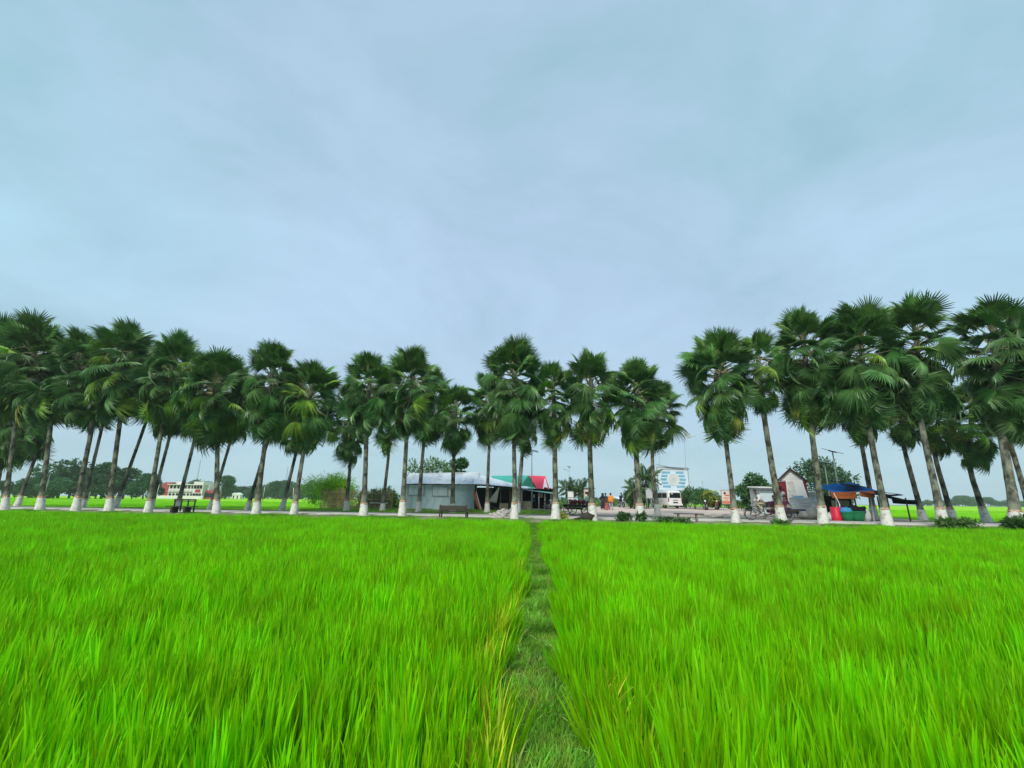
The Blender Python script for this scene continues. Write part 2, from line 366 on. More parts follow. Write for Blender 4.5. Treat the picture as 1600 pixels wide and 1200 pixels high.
# ------------------------------------------------------------------ the ground
def sheet(name, pts, z, mat):
    o = part(MB().add([(x, y, z if not callable(z) else z(x, y)) for x, y in pts], [tuple(range(len(pts)))]), name, mat); o['kind'] = 'structure'; return o
sheet('ground', [(-1100, -60), (1100, -60), (1100, 900), (-1100, 900)], -0.14, MUD)
def st(s, t): return (s * .987 + t * NX + 0, 29 - s * .16 + t * NY)
def pos_st(s, t, z=None):
    x, y = st(s, t); return Vector((x, y, gz(x, y) if z is None else z))
def strip(name, prof, mat, s0=-90, s1=75, ds=2.5, wob=0.0):
    """long strip along the road: prof is a list of (t, z)"""
    vs = []; fs = []; n = int((s1 - s0) / ds) + 1; k = len(prof)
    for i in range(n):
        s = s0 + i * ds
        for j, (t, z) in enumerate(prof):
            x, y = st(s, t + wob * noise.noise(Vector((s * .7, j * 9.1, 3)))); vs.append((x, y, z + (.5 * wob * noise.noise(Vector((s * .9, j * 5, 8))) if wob else 0)))
    for i in range(n - 1):
        for j in range(k - 1): fs.append((i * k + j, (i + 1) * k + j, (i + 1) * k + j + 1, i * k + j + 1))
    o = part(MB().add(vs, fs), name, mat, smooth=True); o['kind'] = 'structure'; return o
strip('road_verge', [(-1.75, -.2), (-.9, .36), (-.5, .46), (.9, .48), (5.2, .48), (6.6, .5), (9.3, .47), (10.6, -.2)], VERGE, wob=.12)
strip('road', [(1.05, .30), (1.05, .545), (3.0, .57), (4.9, .545), (4.9, .30)], CONC, wob=.03)
# the raised yard beside the road
def yard(name, s0, s1, t0, t1, mat, dz=0.0, n=24):
    vs = []; fs = []
    for i in range(n + 1):
        for j in range(n + 1):
            x, y = st(s0 + (s1 - s0) * i / n, t0 + (t1 - t0) * j / n)
            vs.append((x, y, gz(x, y) + dz + .03 * noise.noise(Vector((x * .5, y * .5, 1)))))
    q = lambda i, j: i * (n + 1) + j
    for i in range(n):
        for j in range(n): fs.append((q(i, j), q(i + 1, j), q(i + 1, j + 1), q(i, j + 1)))
    edge = [q(i, 0) for i in range(n + 1)] + [q(n, j) for j in range(1, n + 1)] + [q(i, n) for i in range(n - 1, -1, -1)] + [q(0, j) for j in range(n - 1, 0, -1)]
    b = len(vs); vs += [(vs[i][0], vs[i][1], -.3) for i in edge]
    for k in range(len(edge)): fs.append((edge[k], edge[(k + 1) % len(edge)], b + (k + 1) % len(edge), b + k))
    o = part(MB().add(vs, fs), name, mat); o['kind'] = 'structure'; return o
yard('yard_ground', -20, 27.5, 5.6, 60, DIRT, .035)
yard('brick_pavement', 2.3, 26.5, 6.0, 33, BRICKS, .085, 16)
def pathx(y): return .10 + .049 * y + .07 * math.sin(y * .9) + .035 * math.sin(y * 2.3 + 1)
vs = []; fs = []
for i in range(61):
    y = -3 + i * (30.3 / 60); 
    for j, (dxx, z) in enumerate([(-.62, -.16), (-.34, -.02), (0, .02), (.34, -.02), (.62, -.16)]):
        z2 = z + (.02 * noise.noise(Vector((y * 3, j * 4.0, 0))) if abs(dxx) < .5 else 0) + max(0, min(1, (y - 24.5) / 3)) * .36
        vs.append((pathx(y) + dxx, y, z2))
for i in range(60):
    for j in range(4): fs.append((i * 5 + j, i * 5 + j + 1, i * 5 + j + 6, i * 5 + j + 5))
o = part(MB().add(vs, fs), 'field_path', SOIL, smooth=True); o['kind'] = 'structure'

# ------------------------------------------------------------------ rice: uncountable, scattered by geometry nodes
SRC = bpy.data.collections.new('scatter_sources')          # never linked into the scene
def blades(name, nb, rad, hmin, hmax, wid, lean, mat, seed, seg=3, spread=1.0, droop=.5, zlift=0.0):
    rg = np.random.default_rng(seed); vs = []; fs = []
    for i in range(nb):
        a = rg.uniform(0, TAU); r = rad * math.sqrt(rg.uniform()); bx, by = r * math.cos(a), r * math.sin(a)
        az = a + rg.normal(0, .7); h = rg.uniform(hmin, hmax); ln = R(rg.uniform(lean[0], lean[1])); w2 = wid * rg.uniform(.7, 1.25)
        fa = rg.uniform(0, TAU); sx, sy = math.cos(fa), math.sin(fa); o = len(vs)
        z0 = zlift * rg.uniform() ** .8; bx += math.cos(az) * z0 * .10; by += math.sin(az) * z0 * .10
        x, y, z = bx, by, z0; th = ln * .35
        for k in range(seg + 1):
            f = k / seg; ww = w2 * (.55 + .45 * min(1, f * 3)) * (1 - f ** 3.0) / 2
            if k == seg: vs.append((x, y, z))
            else: vs += [(x - sx * ww, y - sy * ww, z), (x + sx * ww, y + sy * ww, z)]
            th += ln * droop * (1 + f) / seg * 1.6; d = h / seg
            x += math.cos(az) * math.sin(th) * d; y += math.sin(az) * math.sin(th) * d; z += math.cos(th) * d
        for k in range(seg - 1): fs.append((o + 2 * k, o + 2 * k + 1, o + 2 * k + 3, o + 2 * k + 2))
        fs.append((o + 2 * seg - 2, o + 2 * seg - 1, o + 2 * seg))
    me = bpy.data.meshes.new(name); me.from_pydata(vs, [], fs); me.materials.append(mat); me.update()
    ca = me.color_attributes.new('tint', 'FLOAT_COLOR', 'POINT'); nv = 2 * seg + 1; tc_ = np.ones((nb, nv, 4))
    q = rg.uniform(.74, 1.24, nb); yl = rg.uniform(.85, 1.2, nb); tc_[:, :, 0] = (q * yl)[:, None]; tc_[:, :, 1] = q[:, None]; tc_[:, :, 2] = (q * rg.uniform(.7, 1.8, nb))[:, None]
    ca.data.foreach_set('color', tc_.ravel())
    return me
def source(prefix, meshes):
    c = bpy.data.collections.new(prefix); 
    for i, me in enumerate(meshes): c.objects.link(bpy.data.objects.new(f'{prefix}_{i}', me))
    return c
def scatter(name, pts, rots, scls, coll, label, cat):
    me = bpy.data.meshes.new(name); n = len(pts)
    me.vertices.add(n); me.vertices.foreach_set('co', np.asarray(pts, np.float32).ravel())
    a = me.attributes.new('rot', 'FLOAT_VECTOR', 'POINT'); a.data.foreach_set('vector', np.asarray(rots, np.float32).ravel())
    a = me.attributes.new('scl', 'FLOAT_VECTOR', 'POINT'); a.data.foreach_set('vector', np.asarray(scls, np.float32).ravel())
    o = obj(name, me, kind='stuff'); o['label'] = label; o['category'] = cat
    ng = bpy.data.node_groups.new(name + '_nodes', 'GeometryNodeTree')
    ng.interface.new_socket('Geometry', in_out='INPUT', socket_type='NodeSocketGeometry'); ng.interface.new_socket('Geometry', in_out='OUTPUT', socket_type='NodeSocketGeometry')
    gi = ng.nodes.new('NodeGroupInput'); go = ng.nodes.new('NodeGroupOutput')
    ci = ng.nodes.new('GeometryNodeCollectionInfo'); ci.inputs['Collection'].default_value = coll
    ci.inputs['Separate Children'].default_value = True; ci.inputs['Reset Children'].default_value = True
    ip = ng.nodes.new('GeometryNodeInstanceOnPoints'); ip.inputs['Pick Instance'].default_value = True
    rv = ng.nodes.new('FunctionNodeRandomValue'); rv.data_type = 'INT'
    rv.inputs['Min'].default_value = 0 if False else 0
    for s in rv.inputs:
        if s.type == 'INT' and s.name == 'Min': s.default_value = 0
        if s.type == 'INT' and s.name == 'Max': s.default_value = 9999
    iout = [s for s in rv.outputs if s.type == 'INT'][0]
    nr = ng.nodes.new('GeometryNodeInputNamedAttribute'); nr.data_type = 'FLOAT_VECTOR'; nr.inputs[0].default_value = 'rot'
    ns = ng.nodes.new('GeometryNodeInputNamedAttribute'); ns.data_type = 'FLOAT_VECTOR'; ns.inputs[0].default_value = 'scl'
    l = ng.links.new
    l(gi.outputs[0], ip.inputs['Points']); l(ci.outputs[0], ip.inputs['Instance']); l(iout, ip.inputs['Instance Index'])
    l(nr.outputs[0], ip.inputs['Rotation']); l(ns.outputs[0], ip.inputs['Scale']); l(ip.outputs[0], go.inputs[0])
    md = o.modifiers.new('scatter', 'NODES'); md.node_group = ng
    return o
rg = np.random.default_rng(3)
HILLS = source('rice_hill', [blades(f'rice_hill_{i}', 56, .06, .19, .35, .0135, (2, 11 + 3 * (i % 3)), RICE, 10 + i, seg=3, zlift=.32) for i in range(6)])
def hills(side):
    sp = .155; P_ = []; 
    ys = np.arange(1.1, 36.0, sp)
    for y in ys:
        if side < 0: xs = np.arange(-1.25 * y - 2.5, pathx(y) - .36, sp)[::-1]
        else: xs = np.arange(pathx(y) + .37 + (.12 * math.exp(-((y - 10.3) / .8) ** 2)), 1.25 * y + 2.5, sp)
        if not len(xs): continue
        yy = y + rg.uniform(-.05, .05, len(xs)); xx = xs + rg.uniform(-.05, .05, len(xs)) + side * .06 * noise.noise(Vector((y * 1.6, side * 7.0, 3)))
        t = xx * NX + (yy - 29) * NY
        keep = t < -1.35 + .18 * np.sin(xx * 1.7) + .12 * np.sin(xx * 4.1)
        keep &= rg.uniform(size=len(xs)) > .06
        P_.append(np.stack([xx, yy, np.full(len(xs), -.13)], 1)[keep])
    p = np.concatenate(P_); n = len(p)
    edge = np.array([abs(a - pathx(b)) for a, b in p[:, :2]])
    hgt = np.array([1 + .14 * noise.noise(Vector((a * .45, b * .45, 5))) + .10 * noise.noise(Vector((a * 1.7, b * 1.7, 9))) for a, b in p[:, :2]])
    s = hgt * rg.uniform(.78, 1.16, n); s *= np.where(edge < .55, .88, 1)
    lx = np.array([.03 * noise.noise(Vector((a * .3, b * .3, 21))) for a, b in p[:, :2]]) + .0; ly = np.array([.05 * noise.noise(Vector((a * .3, b * .3, 41))) for a, b in p[:, :2]])
    lean = np.where(edge < .62, (0.62 - edge) * .9, 0) * (-side)
    rots = np.stack([rg.normal(0, .05, n) + lx, rg.normal(0, .05, n) + ly + lean, np.zeros(n)], 1)
    rots2 = rots.copy(); rots2[:, 2] = rg.uniform(0, TAU, n) * np.where(edge < .62, .12, 1)
    return p, rots2, np.stack([s * 1.05, s * 1.05, s], 1)
for side, nm in ((-1, 'left'), (1, 'right')):
    p, r_, s_ = hills(side)
    scatter('rice', p, r_, s_, HILLS, 'bright green young rice covering the field ' + ('on the bamboo clump side of the path' if side < 0 else 'on the tarpaulin stall side of the path'), 'rice')
# longer blades with pale and yellowing leaves that hang over the path
EDGE = source('overhang', [blades(f'overhang_{i}', 3, .05, .32, .58, .016, (30, 75), PALE, 60 + i, seg=9, droop=.7) for i in range(5)])
p = []; rr = []; ss = []
for i in range(620):
    y = 2.0 + 20 * rg.uniform() ** 1.7; sd_ = -1 if rg.uniform() < .58 else 1
    p.append((pathx(y) + sd_ * rg.uniform(.27, .40), y, -.05)); rr.append((0, 0, (0 if sd_ < 0 else math.pi) + rg.normal(0, .6))); k = rg.uniform(.4, .95); ss.append((k, k, k))
scatter('pale_grass', p, rr, ss, EDGE, 'pale yellowing blades hanging over both edges of the path', 'grass')
YEL = source('yellow_tuft', [blades(f'yellow_tuft_{i}', 9, .04, .26, .5, .015, (6, 34), YELRICE, 140 + i, seg=5, droop=.6, zlift=.12) for i in range(4)])
p = []; rr = []; ss = []
for i in range(170):
    y = 1.9 + 9 * rg.uniform() ** 1.5; sd_ = -1 if rg.uniform() < .8 else 1
    if noise.noise(Vector((y * .9, sd_ * 3.0, 2))) < -.1: continue
    p.append((pathx(y) + sd_ * rg.uniform(.33, .50), y, -.1)); rr.append((0, -sd_ * -.18, rg.normal(0, .25))); k = rg.uniform(.8, 1.15); ss.append((k, k, k))
scatter('yellow_rice', p, rr, ss, YEL, 'yellowing rice tufts along the path edge', 'rice')
TURF = source('turf', [blades(f'turf_{i}', 60, .12, .03, .10, .006, (15, 75), GRASS, 80 + i, seg=2) for i in range(5)])
p = []; rr = []; ss = []
for i in range(8200):
    y = 1.0 + 26 * rg.uniform() ** 1.6; x = pathx(y) + rg.normal(0, .19)
    if abs(x - pathx(y)) > .55 or noise.noise(Vector((x * 3.1, y * 2.2, 7))) < -.34: continue
    zb = -.02 + max(0, min(1, (y - 24.5) / 3)) * .36 - max(0, abs(x - pathx(y)) - .34) * .4
    p.append((x, y, zb)); rr.append((0, 0, rg.uniform(0, TAU))); k = rg.uniform(.6, 1.3) * (1 + 1.6 * max(0, noise.noise(Vector((x * 2.4, y * 1.8, 0))))); ss.append((k, k, k))
scatter('path_grass', p, rr, ss, TURF, 'short trodden grass growing on the narrow field path', 'grass')
# grass on the road banks
p = []; rr = []; ss = []
for i in range(15000):
    s = rg.uniform(-52, 38); tl = rg.uniform(-1.5, .75) if rg.uniform() < .55 else rg.uniform(5.3, 9.6)
    x, y = st(s, tl)
    if noise.noise(Vector((s * .35, tl * .6, 4))) < (.05 if s < 3 else .28) and tl > -.9: continue
    z = -.2 + (tl + 1.75) * .66 if tl < -.9 else (.43 if tl < 9.3 else .2)
    p.append((x, y, z)); rr.append((0, 0, rg.uniform(0, TAU))); k = rg.uniform(.9, 2.0); ss.append((k, k, k))
scatter('bank_grass', p, rr, ss, TURF, 'short rough grass on the road banks under the palms', 'grass')
p = []; rr = []; ss = []
for i in range(9000):
    s = rg.uniform(-19.5, 5.5); tl = rg.uniform(5.8, 22); x, y = st(s, tl)
    if noise.noise(Vector((s * .3, tl * .4, 14))) < -.05 + max(0, s) * .06: continue
    p.append((x, y, gz(x, y) + .03)); rr.append((0, 0, rg.uniform(0, TAU))); k = rg.uniform(1, 2.2); ss.append((k, k, k))
scatter('yard_grass', p, rr, ss, TURF, 'patchy low grass around the tin shed and the shop', 'grass')

# rice fields beyond the road: one dense sheet, tufted where it is near
FARP = source('rice_patch', [blades(f'rice_patch_{i}', 150, .55, .35, .62, .022, (2, 20), RICE, 200 + i, seg=2) for i in range(4)])
def far_field(x0, x1, nm):
    vs = []; fs = []; ts = [10.2, 10.6, 14, 20, 30, 45, 70, 110, 170, 260, 420]
    nx = 24
    for tl in ts:
        for i in range(nx + 1):
            s = x0(tl) + (x1(tl) - x0(tl)) * i / nx; x, y = st(s, tl)
            vs.append((x, y, (.05 if tl < 10.5 else .46) + .05 * noise.noise(Vector((x * .05, y * .05, 0)))))
    for j in range(len(ts) - 1):
        for i in range(nx): fs.append((j * (nx + 1) + i, j * (nx + 1) + i + 1, (j + 1) * (nx + 1) + i + 1, (j + 1) * (nx + 1) + i))
    o = part(MB().add(vs, fs), 'far_rice', RICE_FAR, smooth=True); o['kind'] = 'structure'
    P_ = []
    for tl in np.arange(10.4, 75, 1.0):
        stp = .6 + tl * .012
        for s in np.arange(x0(tl), x1(tl), stp):
            x, y = st(s + rg.uniform(-.3, .3), tl + rg.uniform(-.5, .5))
            if abs(x) > 1.3 * y + 4: continue
            P_.append((x, y, .0))
    n = len(P_); k = rg.uniform(.9, 1.15, n)
    scatter('rice', np.array(P_), np.stack([np.zeros(n), np.zeros(n), rg.uniform(0, TAU, n)], 1), np.stack([k * 1.25, k * 1.25, k], 1), FARP, 'yellow green rice field stretching away beyond the road ' + nm, 'rice')
far_field(lambda t: -60 - t * 1.5, lambda t: -20.3 - max(0, t - 60) * .1, 'towards the red and white building')
far_field(lambda t: 27.8 + max(0, t - 40) * .05, lambda t: 55 + t * 1.5, 'past the tarpaulin stall')
far_field(lambda t: -26 if t > 59 else -20.3, lambda t: 62 if t > 59 else -20.2, 'behind the yard')

# ------------------------------------------------------------------ palmyra palms
def fan_leaf(name, seed, span, cup, tipdrop, nseg=38, petiole=.54, bend=.25):
    """one fan leaf of length 1: petiole along +Y, pleated blade with free drooping tips"""
    rg = random.Random(seed); mb = MB()
    # petiole: flat three-sided bar, slightly arched
    pts = [(0, petiole * f, .02 * math.sin(f * 3.1)) for f in (0, .5, 1.0)]
    mb.tube(pts, [.022, .014, .011], n=3, cap=False)
    c = Vector((0, petiole, 0)); rb = 1 - petiole
    cb, sb = math.cos(bend), math.sin(bend)
    def pl(r, a, lift):
        x = r * math.sin(a); y = r * math.cos(a); z = lift - cup * r * r * .9 / rb - .35 * cup * abs(math.sin(a)) * r
        y2 = y * cb + z * sb; z2 = -y * sb + z * cb
        return c + Vector((x, y2, z2))
    vs = []; fs = []; mb.cur = 1
    vs.append(c)
    for i in range(nseg):
        a = -span / 2 + span * (i + .5) / nseg; h = span / nseg / 2
        lr = rb * (.82 + .18 * math.cos(a * .6)) * rg.uniform(.8, 1.08); ru = lr * rg.uniform(.48, .58)
        o = len(vs); dr = tipdrop * rg.uniform(.5, 1.6); tw = rg.uniform(-.05, .05)
        vs += [pl(ru, a - h, -.012), pl(ru, a, .02), pl(ru, a + h, -.012), pl(lr * .82, a - h * .42 + tw * .5, -dr * .35), pl(lr * .82, a + h * .42 + tw * .5, -dr * .35), pl(lr, a + tw, -dr)]
        fs += [(0, o, o + 1), (0, o + 1, o + 2), (o, o + 3, o + 1), (o + 1, o + 4, o + 2), (o + 1, o + 3, o + 5), (o + 1, o + 5, o + 4)]
    nb0 = len(mb.v); mb.add(vs, fs)
    me = bpy.data.meshes.new(name); me.from_pydata(mb.v, [], mb.f); me.materials.append(PETI); me.materials.append(LEAF)
    me.polygons.foreach_set('material_index', mb.mi); me.update()
    ca = me.color_attributes.new('tint', 'FLOAT_COLOR', 'POINT'); col = np.ones((len(mb.v), 4)); col[nb0, :3] = (1.5, 1.4, 1.2)
    for i in range(nseg):
        q = rg.uniform(.7, 1.25); o = nb0 + 1 + 6 * i; col[o:o + 6, :3] = q
        col[o + 1, :3] = (1.75 * q, 1.6 * q, 1.5 * q); col[o + 5, :3] = (1.5 * q, 1.35 * q, 1.1 * q)
    ca.data.foreach_set('color', col.ravel())
    return me
PETI = M('palm_petiole', (0.36, 0.34, 0.16), rough=.6, var=.3, scale=4)
FRESH = [fan_leaf(f'fan_leaf_{i}', i, R(s), c_, d_, bend=b_) for i, (s, c_, d_, b_) in enumerate([(230, .08, .02, .0), (265, .2, .03, .10), (285, .12, .04, .25)])]
MID = [fan_leaf(f'fan_leaf_mid_{i}', 20 + i, R(s), c_, d_, bend=b_) for i, (s, c_, d_, b_) in enumerate([(285, .30, .05, .40), (255, .5, .08, .60), (300, .2, .04, .2)])]
OLD = [fan_leaf(f'fan_leaf_old_{i}', 40 + i, R(s), c_, d_, bend=b_) for i, (s, c_, d_, b_) in enumerate([(240, .4, .08, .2), (200, .6, .10, .05), (270, .3, .06, .35)])]
STALK = MB().tube([(0, 0, 0), (0, .25, .05), (0, .5, -.10), (0, .62, -.34)], [.022, .022, .02, .012], n=5).mesh('flower_stalk', M('pale_stalk', (.42, .36, .22), rough=.8, var=.2, scale=4), True)

def palm(row, ub, ut, vt, uc, vtop, vbot, hw, label, dens=1.0, thick=1.0):
    seed = int(abs(ub) * 7 + row * 1000) + 11; rg = random.Random(seed)
    t = {0: rg.uniform(-.25, .25), 1: 7.6 + rg.uniform(-.4, .4), 2: 6.6}[row]
    b = rowpos(ub, t); Y = b.y
    m = mpp(P(uc, (vtop + vbot) / 2, Y)); Lf = hw * m * 1.06
    top = P(uc, vtop, Y); bot = P(uc, vbot, Y)
    head = Vector((top.x, Y + rg.uniform(-.2, .2), top.z - Lf * .92))
    zr = max(.8, head.z - (bot.z + Lf * .70))
    root = thing('palm_tree', label, 'palm tree', b, 0, 'palmyra palms lining the road in two rows')
    mid = P(ut, vt, Y)
    # trunk path: base -> mid -> head
    p0 = Vector((0, 0, -.12)); p1 = mid - b; p2 = head - b
    zm = p1.z; za, zc = p0.z, p2.z
    def lin(z):
        if z <= zm: k = max(z / zm, -.05); return Vector((p1.x * k, p1.y * k, z))
        k = (z - zm) / max(.1, zc - zm); return Vector((p1.x + (p2.x - p1.x) * k, p1.y + (p2.y - p1.y) * k, z))
    def path(f):
        z = za + (zc - za) * f; q = Vector((0, 0, 0)); n_ = 0
        for d_ in (-1.1, -.55, 0, .55, 1.1):
            d_ *= min(1, max(.05, z / 2.5)); p_ = lin(min(z + d_, zc)); q += p_; n_ += 1
        q /= n_; return Vector((q.x + bowv * math.sin(math.pi * f), q.y, z))
    bowv = rg.uniform(-.08, .08)
    rs = rg.uniform(.82, 1.0) * (1.0 if row == 0 else .95) * thick
    ns, nr = 34, 12; vs = []; fs = []
    def rad(z): return rs * (.145 + .085 * math.exp(-max(z, 0) / 2.0) + .065 * math.exp(-max(z, 0) / .4))
    for i in range(ns + 1):
        f = (i / ns) ** 1.15; c_ = path(f)
        for k in range(nr):
            a = TAU * k / nr; d = Vector((math.cos(a), math.sin(a), 0))
            q = rad(c_.z) * (1 + .10 * noise.noise(Vector((d.x * 1.6 + seed, d.y * 1.6, c_.z * 2.3))) + .05 * noise.noise(Vector((d.x * 4 + seed, d.y * 4, c_.z * 7))))
            if c_.z > 1.2 and i % 2: q *= .975
            vs.append(c_ + d * q)
    for i in range(ns):
        for k in range(nr): fs.append((i * nr + k, i * nr + (k + 1) % nr, (i + 1) * nr + (k + 1) % nr, (i + 1) * nr + k))
    fs.append(tuple(range(ns * nr, (ns + 1) * nr)))
    tr = part(MB().add(vs, fs), 'trunk', BARK, root, smooth=True)
    g = rg.uniform(.8, 1.25); tr.color = (g, g * rg.uniform(.98, 1.06), g * rg.uniform(.9, 1.0), 1)
    # limewashed foot and the red line above it
    def sleeve(name, z0, z1, mat, off, rag):
        vs = []; fs = []; n2 = 16; m2 = 6
        for i in range(m2 + 1):
            for k in range(n2):
                a = TAU * k / n2; z = z0 + (z1 - z0) * i / m2
                if i == m2: z += rag * noise.noise(Vector((a * 1.2, seed, 0)))
                f = (z - p0.z) / (p2.z - p0.z); c_ = path(max(f, 0)); d = Vector((math.cos(a), math.sin(a), 0))
                q = rad(z) * (1.1 + .07 * noise.noise(Vector((d.x * 1.6 + seed, d.y * 1.6, z * 2.3)))) + off
                vs.append(Vector((c_.x, c_.y, z)) + d * q)
        for i in range(m2):
            for k in range(n2): fs.append((i * n2 + k, i * n2 + (k + 1) % n2, (i + 1) * n2 + (k + 1) % n2, (i + 1) * n2 + k))
        return part(MB().add(vs, fs), name, mat, root, smooth=True)
    hb = rg.uniform(.66, .90)
    sleeve('whitewashed_foot', -.12, hb, LIME, .012, .08)
    if row == 0 or rg.random() < .6: sleeve('red_line', hb + .02, hb + rg.uniform(.09, .15), REDP, .010, .05)
    # leaves
    dead = rg.choice([0, .05, .1, .22])
    n = int((74 if row == 0 else 58) * dens * rg.uniform(.8, 1.12)); az = rg.uniform(0, TAU)
    for i in range(n):
        f = i / (n - 1); az += 2.39996 + rg.uniform(-.25, .25)
        el = R(86 - 158 * f ** .95 + rg.uniform(-13, 13))
        z = head.z - zr * f ** 1.15 * .95 + .1
        k = (z - b.z - p0.z) / (p2.z - p0.z); at = path(min(max(k, 0), 1))
        d = Vector((math.cos(el) * math.cos(az), math.cos(el) * math.sin(az), math.sin(el)))
        x = d.cross(Vector((0, 0, 1)))
        x = x.normalized() if x.length > .05 else Vector((1, 0, 0))
        up = x.cross(d); rl = rg.gauss(0, .75)
        x2 = x * math.cos(rl) + up * math.sin(rl); up2 = up * math.cos(rl) - x * math.sin(rl)
        s = Lf * rg.uniform(.74, 1.08) * (1.0 if f > .12 else .94)
        mt = Matrix(((x2.x * s, d.x * s, up2.x * s, at.x), (x2.y * s, d.y * s, up2.y * s, at.y), (x2.z * s, d.z * s, up2.z * s, at.z), (0, 0, 0, 1)))
        o = bpy.data.objects.new('leaf', rg.choice(FRESH if f < .38 else MID if f < .74 else OLD)); C.objects.link(o); o.parent = root; o.matrix_local = mt
        br = 1.0; 
        if f < .3: o.color = (1.2, 1.15, .85, 1)
        elif f > .78 and rg.random() < dead: o.color = (2.3, 1.25, .9, 1)
        elif rg.random() < .11: o.color = (2.0, 1.6, .75, 1)
        else: q_ = rg.uniform(.8, 1.15); o.color = (q_, q_, q_, 1)
    for i in range(rg.choice([2, 3, 4, 5])):
        a = rg.uniform(math.pi, TAU) if i < 3 else rg.uniform(0, TAU); z = head.z - b.z - zr * rg.uniform(.05, .4); k = (z - p0.z) / (p2.z - p0.z)
        o = bpy.data.objects.new('flower_stalk', STALK); C.objects.link(o); o.parent = root; o.location = path(min(k, 1)); o.rotation_euler = (0, 0, a - math.pi / 2); q = Lf * rg.uniform(.6, .85); o.scale = (q, q, q)
    return root
F_, B_ = 'front-row palm ', 'rear-row palm '
